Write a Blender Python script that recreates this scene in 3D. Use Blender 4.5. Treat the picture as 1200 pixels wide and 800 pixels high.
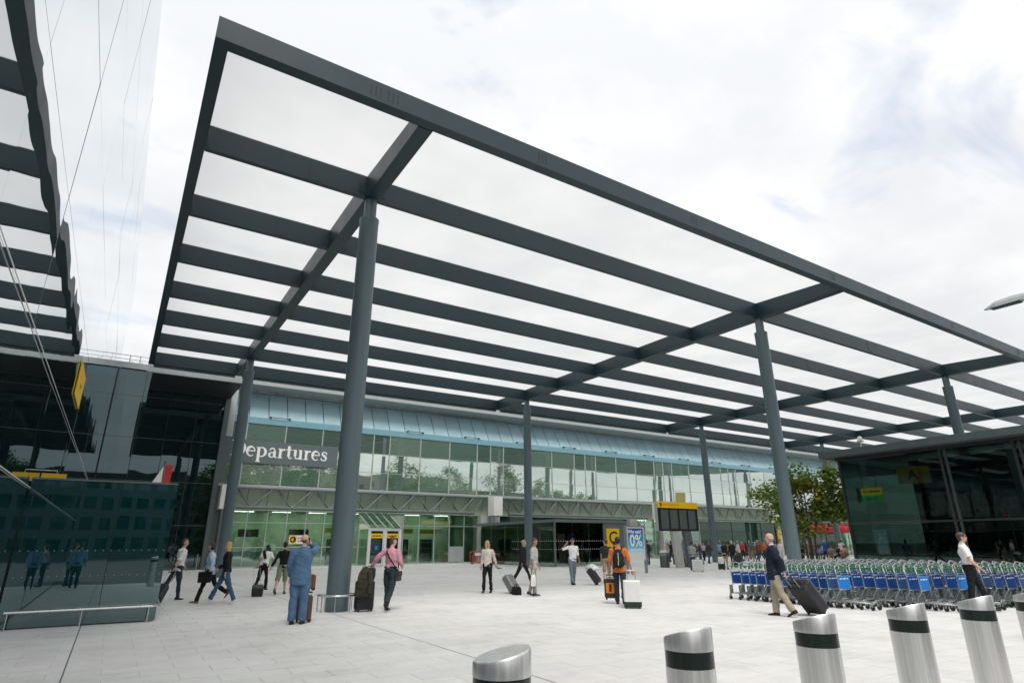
import bpy, bmesh, math, random
import numpy as np
from mathutils import Vector, Matrix, noise
for o in list(bpy.data.objects): bpy.data.objects.remove(o)
S = bpy.context.scene
COL = S.collection
R_ = math.radians
random.seed(7)

# ------------------------------------------------------------------ camera
# world: X runs along the front edge of the canopy, Y into the plaza, Z up
FPX, CXP, CYP, EYE = 690.0, 600.0, 400.0, 1.65          # pixels of the 1200 x 800 photograph
def _v(px, py):
    v = np.array([px-CXP, -(py-CYP), -FPX]); return v/np.linalg.norm(v)
_Y = _v(130, 639); _X = _v(1731, 632); _X = _X-_Y*(_X@_Y); _X /= np.linalg.norm(_X); _Z = np.cross(_X, _Y)
RC = np.array([_X, _Y, _Z])
def _ray(px, py): return RC@_v(px, py)
def onz(px, py, z=0.0):
    r = _ray(px, py); t = (z-EYE)/r[2]; return (r[0]*t, r[1]*t, z)
def ony(px, py, y):
    r = _ray(px, py); t = y/r[1]; return (r[0]*t, y, EYE+r[2]*t)
cam = bpy.data.cameras.new('camera'); camo = bpy.data.objects.new('camera', cam); COL.objects.link(camo)
cam.sensor_fit = 'HORIZONTAL'; cam.sensor_width = 36; cam.lens = FPX/1200*36
cam.clip_start = 0.05; cam.clip_end = 3000
m4 = Matrix([list(RC[i])+[0] for i in range(3)]+[[0, 0, 0, 1]])
camo.matrix_world = Matrix.Translation((0, 0, EYE)) @ m4
S.camera = camo

# ------------------------------------------------------------------ sky and sun (bright broken overcast)
W = bpy.data.worlds.new('World'); S.world = W; W.use_nodes = True
SUN_EL, SUN_AZ = 56, 205        # azimuth measured from +Y towards +X
nt = W.node_tree; nt.nodes.clear(); N = nt.nodes.new; L = nt.links.new
out = N('ShaderNodeOutputWorld'); sky = N('ShaderNodeTexSky'); sky.sky_type = 'NISHITA'; sky.sun_disc = False
sky.sun_elevation = R_(SUN_EL); sky.sun_rotation = R_(SUN_AZ); sky.air_density = 1.0; sky.dust_density = 1.0
b1 = N('ShaderNodeBackground'); b1.inputs[1].default_value = 0.15; L(sky.outputs[0], b1.inputs[0])
tc = N('ShaderNodeTexCoord'); sep = N('ShaderNodeSeparateXYZ'); L(tc.outputs['Generated'], sep.inputs[0])
def math_(op, a, b=None):
    n = N('ShaderNodeMath'); n.operation = op
    for i, q in enumerate((a, b)):
        if q is None: continue
        if isinstance(q, (int, float)): n.inputs[i].default_value = q
        else: L(q, n.inputs[i])
    return n.outputs[0]
den = math_('ADD', math_('MAXIMUM', sep.outputs[2], 0.0), 0.22)
cx = math_('DIVIDE', sep.outputs[0], den); cy = math_('DIVIDE', sep.outputs[1], den)
cmb = N('ShaderNodeCombineXYZ'); L(cx, cmb.inputs[0]); L(cy, cmb.inputs[1])
mp = N('ShaderNodeMapping'); L(cmb.outputs[0], mp.inputs[0]); mp.inputs['Location'].default_value = (3.1, 1.7, 0); mp.inputs['Rotation'].default_value = (0, 0, R_(35)); mp.inputs['Scale'].default_value = (1.1, 1.7, 1)
nz = N('ShaderNodeTexNoise'); nz.inputs['Scale'].default_value = 2.3; nz.inputs['Detail'].default_value = 6; nz.inputs['Roughness'].default_value = 0.55; nz.inputs['Distortion'].default_value = 0.5
L(mp.outputs[0], nz.inputs['Vector'])
cr = N('ShaderNodeValToRGB'); cr.color_ramp.elements[0].position = 0.29; cr.color_ramp.elements[0].color = (.66, .66, .66, 1); cr.color_ramp.elements[1].position = 0.43; cr.color_ramp.elements[1].color = (1, 1, 1, 1)
L(nz.outputs[0], cr.inputs[0])
nz2 = N('ShaderNodeTexNoise'); nz2.inputs['Scale'].default_value = 1.7; nz2.inputs['Detail'].default_value = 6; nz2.inputs['Roughness'].default_value = 0.55
mp2 = N('ShaderNodeMapping'); L(cmb.outputs[0], mp2.inputs[0]); mp2.inputs['Location'].default_value = (7.3, 4.4, 0); L(mp2.outputs[0], nz2.inputs['Vector'])
cr2 = N('ShaderNodeValToRGB'); e = cr2.color_ramp.elements
e[0].position = 0.40; e[0].color = (0.80, 0.815, 0.84, 1); e[1].position = 0.64; e[1].color = (1.0, 1.0, 1.0, 1)
L(nz2.outputs[0], cr2.inputs[0])
b2 = N('ShaderNodeBackground'); L(cr2.outputs[0], b2.inputs[0]); L(math_('MULTIPLY', math_('ADD', math_('MULTIPLY', math_('MAXIMUM', sep.outputs[2], 0.0), .30), .84), .715), b2.inputs[1])      # overcast: brighter overhead than low down
mx = N('ShaderNodeMixShader'); L(cr.outputs[0], mx.inputs[0]); L(b1.outputs[0], mx.inputs[1]); L(b2.outputs[0], mx.inputs[2]); L(mx.outputs[0], out.inputs[0])
sl = bpy.data.lights.new('sun', 'SUN'); sl.energy = 1.5; sl.angle = R_(25); sl.color = (1, 0.97, 0.92)
so = bpy.data.objects.new('sun', sl); COL.objects.link(so)
sd = Vector((math.sin(R_(SUN_AZ))*math.cos(R_(SUN_EL)), math.cos(R_(SUN_AZ))*math.cos(R_(SUN_EL)), math.sin(R_(SUN_EL))))
so.rotation_euler = sd.to_track_quat('Z', 'Y').to_euler(); so.location = (0, -5, 40)
S.view_settings.view_transform = 'Standard'; S.view_settings.look = 'None'; S.view_settings.gamma = 1; S.view_settings.use_curve_mapping = False
S.view_settings.exposure = 0.64

# ------------------------------------------------------------------ helpers: materials
MATS = {}
def pbr(name, col, rough=0.6, metal=0.0, var=0.0, vscale=3.0, bump=0.0, bscale=40.0, island=0.0, spec=0.5, streak=None):
    """plain surface: colour, small colour variation in object space, fine relief"""
    if name in MATS: return MATS[name]
    m = bpy.data.materials.new(name); m.use_nodes = True; t = m.node_tree; b = t.nodes['Principled BSDF']
    b.inputs['Base Color'].default_value = (*col, 1); b.inputs['Roughness'].default_value = rough; b.inputs['Metallic'].default_value = metal
    b.inputs['Specular IOR Level'].default_value = spec
    n = t.nodes.new; l = t.links.new
    if var or island or bump:
        tcn = n('ShaderNodeTexCoord'); vec = tcn.outputs['Object']
        if streak:
            mpn = n('ShaderNodeMapping'); l(vec, mpn.inputs[0]); mpn.inputs['Scale'].default_value = streak; vec = mpn.outputs[0]
    if var or island:
        fac = None
        if var:
            no = n('ShaderNodeTexNoise'); no.inputs['Scale'].default_value = vscale; no.inputs['Detail'].default_value = 6; no.inputs['Roughness'].default_value = .65
            l(vec, no.inputs['Vector'])
            mr = n('ShaderNodeMapRange'); mr.inputs[1].default_value = .25; mr.inputs[2].default_value = .75; mr.inputs[3].default_value = 1-var; mr.inputs[4].default_value = 1+var
            l(no.outputs[0], mr.inputs[0]); fac = mr.outputs[0]
            mr2 = n('ShaderNodeMapRange'); mr2.inputs[3].default_value = max(0.02, rough-.12); mr2.inputs[4].default_value = min(1, rough+.12); l(no.outputs[0], mr2.inputs[0]); l(mr2.outputs[0], b.inputs['Roughness'])
        if island:
            ge = n('ShaderNodeNewGeometry'); oi = n('ShaderNodeObjectInfo'); ad = n('ShaderNodeMath'); ad.operation = 'ADD'; l(ge.outputs['Random Per Island'], ad.inputs[0]); l(oi.outputs['Random'], ad.inputs[1])
            fr = n('ShaderNodeMath'); fr.operation = 'FRACT'; l(ad.outputs[0], fr.inputs[0])
            mi = n('ShaderNodeMapRange'); mi.inputs[3].default_value = 1-island; mi.inputs[4].default_value = 1+island; l(fr.outputs[0], mi.inputs[0])
            if fac is None: fac = mi.outputs[0]
            else:
                mu = n('ShaderNodeMath'); mu.operation = 'MULTIPLY'; l(fac, mu.inputs[0]); l(mi.outputs[0], mu.inputs[1]); fac = mu.outputs[0]
        vm = n('ShaderNodeVectorMath'); vm.operation = 'SCALE'; vm.inputs[0].default_value = col; l(fac, vm.inputs['Scale']); l(vm.outputs[0], b.inputs['Base Color'])
    if bump:
        nb = n('ShaderNodeTexNoise'); nb.inputs['Scale'].default_value = bscale; nb.inputs['Detail'].default_value = 4; l(vec, nb.inputs['Vector'])
        bn = n('ShaderNodeBump'); bn.inputs['Strength'].default_value = bump; bn.inputs['Distance'].default_value = .02; l(nb.outputs[0], bn.inputs['Height']); l(bn.outputs[0], b.inputs['Normal'])
    MATS[name] = m; return m
def coated_glass(name, base, ior=2.4, rough=0.015, wave=0.02, wscale=0.55, transp=None, base_rough=.3, tint=(1, 1, 1), vary=0.0, schlick=None):
    """reflective glazing: Fresnel mirror over a dark (or see-through) body; every pane is a little warped"""
    if name in MATS: return MATS[name]
    m = bpy.data.materials.new(name); m.use_nodes = True; t = m.node_tree; t.nodes.clear(); n = t.nodes.new; l = t.links.new
    o = n('ShaderNodeOutputMaterial'); mix = n('ShaderNodeMixShader'); g = n('ShaderNodeBsdfGlossy'); g.inputs['Roughness'].default_value = rough; g.inputs['Color'].default_value = (*tint, 1)
    fr = n('ShaderNodeFresnel'); fr.inputs[0].default_value = ior
    if transp is not None:
        d = n('ShaderNodeBsdfTransparent'); d.inputs[0].default_value = (*transp, 1)
    else:
        d = n('ShaderNodeBsdfPrincipled'); d.inputs['Base Color'].default_value = (*base, 1); d.inputs['Roughness'].default_value = base_rough; d.inputs['Specular IOR Level'].default_value = 0
        if vary:      # panes differ: blinds, interiors and coatings behind the glass
            oi2 = n('ShaderNodeObjectInfo'); rp = n('ShaderNodeValToRGB'); l(oi2.outputs['Random'], rp.inputs[0]); e_ = rp.color_ramp.elements
            e_[0].color = (base[0]*(1-vary), base[1]*(1-vary), base[2]*(1-vary), 1); e_[1].color = (base[0]*(1+vary), base[1]*(1+vary*.9), base[2]*(1+vary), 1); em = e_.new(.5); em.color = (base[0]*.85, base[1]*1.05, base[2]*1.1, 1); l(rp.outputs[0], d.inputs['Base Color'])
    if wave:
        tcn = n('ShaderNodeTexCoord'); oi = n('ShaderNodeObjectInfo'); add = n('ShaderNodeVectorMath'); add.operation = 'ADD'
        sc = n('ShaderNodeVectorMath'); sc.operation = 'SCALE'; cb = n('ShaderNodeCombineXYZ'); l(oi.outputs['Random'], cb.inputs[0]); l(oi.outputs['Random'], cb.inputs[1]); l(cb.outputs[0], sc.inputs[0]); sc.inputs['Scale'].default_value = 40
        l(tcn.outputs['Object'], add.inputs[0]); l(sc.outputs[0], add.inputs[1])
        nb = n('ShaderNodeTexNoise'); nb.inputs['Scale'].default_value = wscale; nb.inputs['Detail'].default_value = 1; l(add.outputs[0], nb.inputs['Vector'])
        bn = n('ShaderNodeBump'); bn.inputs['Strength'].default_value = 1.0; bn.inputs['Distance'].default_value = wave; l(nb.outputs[0], bn.inputs['Height'])
        l(bn.outputs[0], g.inputs['Normal'])
    fo = fr.outputs[0]
    if schlick:      # coated glass: R0 + (1-R0)(1-cos)^k
        lw = n('ShaderNodeLayerWeight'); lw.inputs[0].default_value = .5; pw = n('ShaderNodeMath'); pw.operation = 'POWER'; l(lw.outputs['Facing'], pw.inputs[0]); pw.inputs[1].default_value = schlick[1]
        ma = n('ShaderNodeMath'); ma.operation = 'MULTIPLY_ADD'; l(pw.outputs[0], ma.inputs[0]); ma.inputs[1].default_value = 1-schlick[0]; ma.inputs[2].default_value = schlick[0]; fo = ma.outputs[0]
    l(fo, mix.inputs[0]); l(d.outputs[0], mix.inputs[1]); l(g.outputs[0], mix.inputs[2]); l(mix.outputs[0], o.inputs[0])
    MATS[name] = m; return m
def membrane(name):
    m = bpy.data.materials.new(name); m.use_nodes = True; t = m.node_tree; t.nodes.clear(); n = t.nodes.new; l = t.links.new
    o = n('ShaderNodeOutputMaterial'); tr = n('ShaderNodeBsdfTranslucent'); tp = n('ShaderNodeBsdfTransparent'); df = n('ShaderNodeBsdfDiffuse')
    tcn = n('ShaderNodeTexCoord'); no = n('ShaderNodeTexNoise'); no.inputs['Scale'].default_value = .35; no.inputs['Detail'].default_value = 5; l(tcn.outputs['Object'], no.inputs['Vector'])
    mpn = n('ShaderNodeMapping'); mpn.inputs['Scale'].default_value = (3, .25, 1); l(tcn.outputs['Object'], mpn.inputs[0])
    no2 = n('ShaderNodeTexNoise'); no2.inputs['Scale'].default_value = .8; no2.inputs['Detail'].default_value = 3; l(mpn.outputs[0], no2.inputs['Vector'])
    ad = n('ShaderNodeMath'); ad.operation = 'MULTIPLY'; l(no.outputs[0], ad.inputs[0]); ad.inputs[1].default_value = .5
    r = n('ShaderNodeValToRGB'); r.color_ramp.elements[0].position = .14; r.color_ramp.elements[0].color = (.53, .54, .545, 1); r.color_ramp.elements[1].position = .38; r.color_ramp.elements[1].color = (.65, .65, .64, 1); l(ad.outputs[0], r.inputs[0])
    l(r.outputs[0], tr.inputs[0]); tp.inputs[0].default_value = (.93, .94, .95, 1); df.inputs[0].default_value = (.7, .72, .72, 1)
    m1 = n('ShaderNodeMixShader'); m1.inputs[0].default_value = .28; l(tr.outputs[0], m1.inputs[1]); l(tp.outputs[0], m1.inputs[2])
    m2 = n('ShaderNodeMixShader'); m2.inputs[0].default_value = .08; l(m1.outputs[0], m2.inputs[1]); l(df.outputs[0], m2.inputs[2]); l(m2.outputs[0], o.inputs[0])
    return m
M = dict(
    steel_paint=pbr('canopy_paint', (.013, .034, .043), .42, var=.16, vscale=1.3, bump=.05, bscale=6),
    column_paint=pbr('column_paint', (.095, .135, .15), .36, var=.14, vscale=1.2, streak=(3, 3, .35)),
    membrane=membrane('canopy_membrane'),
    stainless=pbr('brushed_stainless', (.62, .62, .61), .30, 1.0, var=.10, vscale=2.2, bump=.04, bscale=5, streak=(14, 14, .6)),
    bollard_steel=pbr('bollard_steel', (.80, .80, .79), .44, 1.0, var=.17, vscale=2.6, bump=.10, bscale=9, streak=(16, 16, .5)),
    galv=pbr('galvanised_steel', (.38, .40, .40), .42, .8, var=.18, vscale=9),
    joint=pbr('paving_joint', (.46, .46, .45), .9, var=.2, vscale=6),
    asphalt=pbr('asphalt', (.09, .09, .092), .9, var=.15, vscale=2),
    conc=pbr('concrete', (.42, .42, .40), .8, var=.12, vscale=1.5, bump=.1),
    white=pbr('white_panel', (.72, .71, .69), .55, var=.06, vscale=2),
    lgrey=pbr('light_grey_metal', (.40, .43, .43), .45, .2, var=.08),
    mgrey=pbr('mid_grey_metal', (.12, .15, .15), .45, .2, var=.1),
    dgrey=pbr('dark_grey_metal', (.03, .04, .043), .45, .1, var=.12),
    black=pbr('black_trim', (.012, .013, .014), .5),
    rubber=pbr('rubber', (.02, .02, .02), .75),
    green_soffit=pbr('green_soffit', (.38, .47, .36), .5, var=.15, vscale=.8),
    blue_panel=pbr('blue_cladding', (.33, .48, .53), .30, var=.10, vscale=.7, island=.06),
    blue_trim=pbr('blue_trim', (.20, .37, .43), .35, var=.08),
    yellow=pbr('sign_yellow', (.85, .52, .01), .5), orange=pbr('sign_orange', (.72, .34, .01), .5), sgreen=pbr('sign_green', (.02, .25, .06), .5),
    red=pbr('red_paint', (.55, .03, .025), .5, var=.1), signgrey=pbr('sign_grey', (.115, .145, .15), .5, var=.05),
    ink=pbr('sign_black', (.015, .013, .012), .5), letter=pbr('letter_white', (.85, .85, .84), .5),
    glass_up=coated_glass('facade_glass', (.20, .28, .21), 6.0, .02, .0035, .5, tint=(.93, 1, .96), vary=.4, schlick=(.56, 4)),
    glass_gf=coated_glass('ground_floor_glass', (.27, .37, .30), 2.6, .03, .004, .6, tint=(.9, 1, .94), transp=(.62, .80, .68), schlick=(.20, 4)),
    glass_gfd=coated_glass('shaded_shop_glass', (.012, .04, .026), 1.62, .03, .004, .6, tint=(.85, 1, .92)),  # dark green glass with weaker reflection
    glass_dark=coated_glass('dark_curtain_glass', (.003, .010, .010), 2.05, .01, .006, .45, tint=(.72, .95, .98)),
    glass_wall=coated_glass('mirror_wall_glass', (.012, .02, .02), 2.0, .006, .012, .42, tint=(.96, .985, 1), schlick=(.2, 1.3)),
    glass_screen=coated_glass('screen_glass', (.004, .032, .034), 2.3, .008, .004, .5, tint=(.78, .97, 1), schlick=(.20, 4)),
    glass_vest=coated_glass('vestibule_glass', (.01, .03, .02), 1.75, .02, .006, .6, tint=(.85, 1, .92), transp=(.30, .46, .38)),
    glass_pav=coated_glass('pavilion_glass', (.01, .02, .02), 1.8, .015, .004, .5, tint=(.85, 1, .96), transp=(.34, .47, .42)),
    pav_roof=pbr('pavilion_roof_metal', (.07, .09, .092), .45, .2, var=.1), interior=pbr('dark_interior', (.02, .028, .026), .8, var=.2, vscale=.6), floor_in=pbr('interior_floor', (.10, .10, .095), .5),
    trolley_blue=pbr('trolley_blue', (.012, .08, .32), .4, var=.15, vscale=4), trolley_blue2=pbr('trolley_blue_bright', (.02, .20, .62), .4), trolley_green=pbr('trolley_green', (.02, .16, .07), .45),
    bark=pbr('bark', (.16, .12, .085), .9, var=.25, vscale=9, bump=.4, bscale=30),
)
M['blue_panel'].node_tree.nodes['Principled BSDF'].inputs['Specular IOR Level'].default_value = .6
def paving():
    m = pbr('paving_slab', (.62, .62, .605), .78); t = m.node_tree; n = t.nodes.new; l = t.links.new; b = t.nodes['Principled BSDF']; b.inputs['Specular IOR Level'].default_value = .35
    ge = n('ShaderNodeNewGeometry'); pos = ge.outputs['Position']; oi = n('ShaderNodeObjectInfo')
    def noise_(scale, detail, lo, hi, a, c, rough=.6):
        q = n('ShaderNodeTexNoise'); q.inputs['Scale'].default_value = scale; q.inputs['Detail'].default_value = detail; q.inputs['Roughness'].default_value = rough; l(pos, q.inputs['Vector'])
        r = n('ShaderNodeMapRange'); r.inputs[1].default_value = a; r.inputs[2].default_value = c; r.inputs[3].default_value = lo; r.inputs[4].default_value = hi; l(q.outputs[0], r.inputs[0]); return r.outputs[0]
    def mul(a, c):
        q = n('ShaderNodeMath'); q.operation = 'MULTIPLY'; l(a, q.inputs[0]); l(c, q.inputs[1]); return q.outputs[0]
    f = mul(noise_(.16, 4, .93, 1.05, .3, .7), noise_(2.3, 6, .95, 1.04, .3, .7)); f = mul(f, noise_(.55, 5, .86, 1.0, .33, .5, .72)); f = mul(f, noise_(60, 2, .96, 1.04, .3, .7))
    ad = n('ShaderNodeMath'); ad.operation = 'ADD'; l(ge.outputs['Random Per Island'], ad.inputs[0]); l(oi.outputs['Random'], ad.inputs[1]); fr = n('ShaderNodeMath'); fr.operation = 'FRACT'; l(ad.outputs[0], fr.inputs[0])
    mi = n('ShaderNodeMapRange'); mi.inputs[3].default_value = .965; mi.inputs[4].default_value = 1.03; l(fr.outputs[0], mi.inputs[0]); f = mul(f, mi.outputs[0])
    vo = n('ShaderNodeTexVoronoi'); vo.inputs['Scale'].default_value = .9; l(pos, vo.inputs['Vector']); vr = n('ShaderNodeMapRange'); vr.inputs[1].default_value = .018; vr.inputs[2].default_value = .030; vr.inputs[3].default_value = .72; vr.inputs[4].default_value = 1.0; l(vo.outputs['Distance'], vr.inputs[0]); f = mul(f, vr.outputs[0])
    vm = n('ShaderNodeVectorMath'); vm.operation = 'SCALE'; vm.inputs[0].default_value = (.665, .66, .64); l(f, vm.inputs['Scale']); l(vm.outputs[0], b.inputs['Base Color'])
    nb = n('ShaderNodeTexNoise'); nb.inputs['Scale'].default_value = 55; l(pos, nb.inputs['Vector']); bn = n('ShaderNodeBump'); bn.inputs['Strength'].default_value = .1; bn.inputs['Distance'].default_value = .02; l(nb.outputs[0], bn.inputs['Height']); l(bn.outputs[0], b.inputs['Normal'])
    return m
def leafmat(name, col, col2):
    m = bpy.data.materials.new(name); m.use_nodes = True; t = m.node_tree; t.nodes.clear(); n = t.nodes.new; l = t.links.new
    o = n('ShaderNodeOutputMaterial'); d = n('ShaderNodeBsdfDiffuse'); tr = n('ShaderNodeBsdfTranslucent'); mx = n('ShaderNodeMixShader'); mx.inputs[0].default_value = .35
    ge = n('ShaderNodeNewGeometry'); r = n('ShaderNodeValToRGB'); r.color_ramp.elements[0].color = (*col, 1); r.color_ramp.elements[1].color = (*col2, 1); l(ge.outputs['Random Per Island'], r.inputs[0])
    l(r.outputs[0], d.inputs[0]); l(r.outputs[0], tr.inputs[0]); l(d.outputs[0], mx.inputs[1]); l(tr.outputs[0], mx.inputs[2]); l(mx.outputs[0], o.inputs[0]); return m
M['slab'] = paving(); M['leaf'] = leafmat('leaf_green', (.07, .14, .03), (.32, .40, .10)); M['leaf_y'] = leafmat('leaf_tip', (.14, .17, .03), (.30, .22, .05)); M['leaf_far'] = leafmat('leaf_far', (.05, .11, .03), (.16, .24, .08))

# ------------------------------------------------------------------ helpers: meshes
class MB:
    def __init__(s): s.v = []; s.f = []; s.mi = []; s.cur = 0
    def add(s, vs, fs):
        o = len(s.v); s.v += [tuple(v) for v in vs]; s.f += [tuple(i+o for i in f) for f in fs]; s.mi += [s.cur]*len(fs); return s
    def box(s, lo, hi):
        (a, b, c), (d, e_, f) = lo, hi
        return s.add([(a, b, c), (d, b, c), (d, e_, c), (a, e_, c), (a, b, f), (d, b, f), (d, e_, f), (a, e_, f)],
                     [(0, 3, 2, 1), (4, 5, 6, 7), (0, 1, 5, 4), (1, 2, 6, 5), (2, 3, 7, 6), (3, 0, 4, 7)])
    def cbox(s, c, size, mat=None):
        h = [q/2 for q in size]
        vs = [Vector((sx*h[0], sy*h[1], sz*h[2])) for sz in (-1, 1) for sx, sy in ((-1, -1), (1, -1), (1, 1), (-1, 1))]
        if mat is not None: vs = [mat@v for v in vs]
        c = Vector(c)
        return s.add([v+c for v in vs], [(0, 3, 2, 1), (4, 5, 6, 7), (0, 1, 5, 4), (1, 2, 6, 5), (2, 3, 7, 6), (3, 0, 4, 7)])
    def rbox(s, lo, hi, b):
        """box with chamfered vertical and horizontal edges (rounded-looking case)"""
        (x0, y0, z0), (x1, y1, z1) = lo, hi
        def ring(z, i): 
            return [(x0+b+i, y0+i, z), (x1-b-i, y0+i, z), (x1-i, y0+b+i, z), (x1-i, y1-b-i, z), (x1-b-i, y1-i, z), (x0+b+i, y1-i, z), (x0+i, y1-b-i, z), (x0+i, y0+b+i, z)]
        vs = ring(z0, b*.7)+ring(z0+b, 0)+ring(z1-b, 0)+ring(z1, b*.7); fs = [tuple(range(7, -1, -1)), tuple(range(24, 32))]
        for k in range(3):
            for i in range(8): j = (i+1) % 8; fs.append((k*8+i, k*8+j, k*8+8+j, k*8+8+i))
        return s.add(vs, fs)
    def loft(s, rings, cap=True):
        n = len(rings[0]); vs = [p for r in rings for p in r]; fs = []
        for k in range(len(rings)-1):
            for i in range(n): j = (i+1) % n; fs.append((k*n+i, k*n+j, (k+1)*n+j, (k+1)*n+i))
        if cap: fs.append(tuple(range(n-1, -1, -1))); fs.append(tuple(range((len(rings)-1)*n, len(rings)*n)))
        return s.add(vs, fs)
    def tube(s, pts, r, n=8, cap=True):
        pts = [Vector(p) for p in pts]; rs = r if isinstance(r, (list, tuple)) else [r]*len(pts); rings = []
        u = None
        for i, p in enumerate(pts):
            a = pts[max(i-1, 0)]; b = pts[min(i+1, len(pts)-1)]; d = (b-a)
            d = d.normalized() if d.length > 1e-9 else Vector((0, 0, 1))
            if u is None:
                u = d.cross(Vector((0, 0, 1)) if abs(d.z) < .9 else Vector((1, 0, 0))).normalized()
            else:
                u = (u-d*u.dot(d)); u = u.normalized() if u.length > 1e-6 else d.orthogonal().normalized()
            w = d.cross(u)
            rings.append([p+(u*math.cos(2*math.pi*k/n)+w*math.sin(2*math.pi*k/n))*rs[i] for k in range(n)])
        return s.loft(rings, cap)
    def ell(s, c, r, mat=None, nu=12, nv=8):
        vs = [(0, 0, -1)]; fs = []
        for j in range(1, nv):
            t = math.pi*j/nv
            for i in range(nu): a = 2*math.pi*i/nu; vs.append((math.sin(t)*math.cos(a), math.sin(t)*math.sin(a), -math.cos(t)))
        vs.append((0, 0, 1)); top = len(vs)-1
        for i in range(nu): fs.append((0, 1+(i+1) % nu, 1+i)); fs.append((top, top-nu+i, top-nu+(i+1) % nu))
        for j in range(nv-2):
            for i in range(nu): a = 1+j*nu+i; b = 1+j*nu+(i+1) % nu; fs.append((a, b, b+nu, a+nu))
        vs = [Vector((v[0]*r[0], v[1]*r[1], v[2]*r[2])) for v in vs]
        if mat is not None: vs = [mat@v for v in vs]
        c = Vector(c); return s.add([v+c for v in vs], fs)
    def lathe(s, prof, n=24, c=(0, 0, 0)):
        rings = [[(c[0]+r*math.cos(2*math.pi*k/n), c[1]+r*math.sin(2*math.pi*k/n), c[2]+z) for k in range(n)] for r, z in prof]
        return s.loft(rings)
    def prism(s, poly, y0, y1):
        """poly of (x, z) extruded along y"""
        n = len(poly); vs = [(x, y0, z) for x, z in poly]+[(x, y1, z) for x, z in poly]
        fs = [tuple(range(n)), tuple(range(2*n-1, n-1, -1))]+[(i, n+i, n+(i+1) % n, (i+1) % n) for i in range(n)]
        return s.add(vs, fs)
    def mesh(s, name, mats, smooth=False):
        me = bpy.data.meshes.new(name); me.from_pydata([tuple(v) for v in s.v], [], s.f)
        if not isinstance(mats, (list, tuple)): mats = [mats]
        for m in mats: me.materials.append(m)
        if len(mats) > 1: me.polygons.foreach_set('material_index', s.mi)
        if smooth: me.polygons.foreach_set('use_smooth', [True]*len(me.polygons)); 
        me.update(); 
        if smooth == 'auto': me.set_sharp_from_angle(angle=R_(38))
        return me
    def build(s, name, mats, parent=None, loc=None, smooth=False):
        return obj(name, s.mesh(name, mats, smooth), parent, loc)
def obj(name, me, parent=None, loc=None, rz=0.0):
    o = bpy.data.objects.new(name, me); COL.objects.link(o)
    if parent: o.parent = parent
    if loc is not None: o.location = loc
    if rz: o.rotation_euler = (0, 0, rz)
    return o
def tag(o, label, cat=None, group=None, kind=None):
    if label: o['label'] = label
    if cat: o['category'] = cat
    if group: o['group'] = group
    if kind: o['kind'] = kind
    return o
def thing(name, label, cat, loc=(0, 0, 0), rz=0.0, group=None):
    o = bpy.data.objects.new(name, None); COL.objects.link(o); o.location = loc; o.rotation_euler = (0, 0, rz); o.empty_display_size = .3
    return tag(o, label, cat, group)
def struct(o): o['kind'] = 'structure'; return o
def stuff(o, label=None, cat=None):
    o['kind'] = 'stuff'
    return tag(o, label, cat)
def dup(root, loc, rz=None, label=None, group=None):
    r = root.copy(); COL.objects.link(r); r.location = loc
    if rz is not None: r.rotation_euler = (0, 0, rz)
    if label: r['label'] = label
    if group: r['group'] = group
    for ch in list(root.children):
        c = ch.copy(); COL.objects.link(c); c.parent = r
        for g in list(ch.children): d = g.copy(); COL.objects.link(d); d.parent = c
    return r
def text_mesh(body, size, depth=.01, bold=0.0, spacing=1.0):
    cu = bpy.data.curves.new('lettering', 'FONT'); cu.body = body; cu.size = size; cu.extrude = depth; cu.offset = bold; cu.space_character = spacing; cu.align_x = 'CENTER'; cu.align_y = 'CENTER'; cu.resolution_u = 3
    t = bpy.data.objects.new('lettering', cu); COL.objects.link(t); bpy.context.view_layer.update()
    me = bpy.data.meshes.new_from_object(t.evaluated_get(bpy.context.evaluated_depsgraph_get()))
    bpy.data.objects.remove(t); bpy.data.curves.remove(cu); me.name = 'lettering'; return me
def lettering(body, size, mat, parent, loc, depth=.01, bold=0.0, face='-Y', spacing=1.0, sx=1.0):
    me = text_mesh(body, size, depth, bold, spacing)
    rot = {'-Y': Matrix.Rotation(R_(90), 4, 'X'), '+X': Matrix.Rotation(R_(90), 4, 'Z') @ Matrix.Rotation(R_(90), 4, 'X'), '-X': Matrix.Rotation(R_(-90), 4, 'Z') @ Matrix.Rotation(R_(90), 4, 'X')}[face]
    me.transform(rot @ Matrix.Diagonal((sx, 1, 1, 1))); me.materials.clear(); me.materials.append(mat)
    return obj('lettering', me, parent, loc)

# ================================================================== SETTING
def cam_px(P):
    c = RC.T@(np.array(P)-np.array([0, 0, EYE])); 
    if c[2] > -.2: return None
    return (CXP+FPX*c[0]/-c[2], CYP-FPX*c[1]/-c[2])
g = MB(); g.add([(-1500, -1500, -.03), (1500, -1500, -.03), (1500, 1500, -.03), (-1500, 1500, -.03)], [(0, 1, 2, 3)])
struct(g.build('ground', M['asphalt']))
pl = MB(); pl.box((-40, .2, -.028), (160, 51.4, -.004)); plaza = struct(pl.build('plaza', M['joint']))
SLX, SLY, GAP = .875, .45, .0035
cells = []
for j in range(114):
    y0 = .2+j*SLY
    for xa, xb in ((-1.75, -.25), (-.25, 5.0), (5.0, 75.0)):
        off = -(j % 2)*SLX*.5
        x = xa+off
        while x < xb-.02:
            a, b = max(x, xa+(.008 if xa > -1 else 0)), min(x+SLX, xb-(.008 if xb < 70 else 0))
            if b-a > .05: cells.append((a+GAP/2, b-GAP/2, y0+GAP/2, y0+SLY-GAP/2))
            x += SLX
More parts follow.
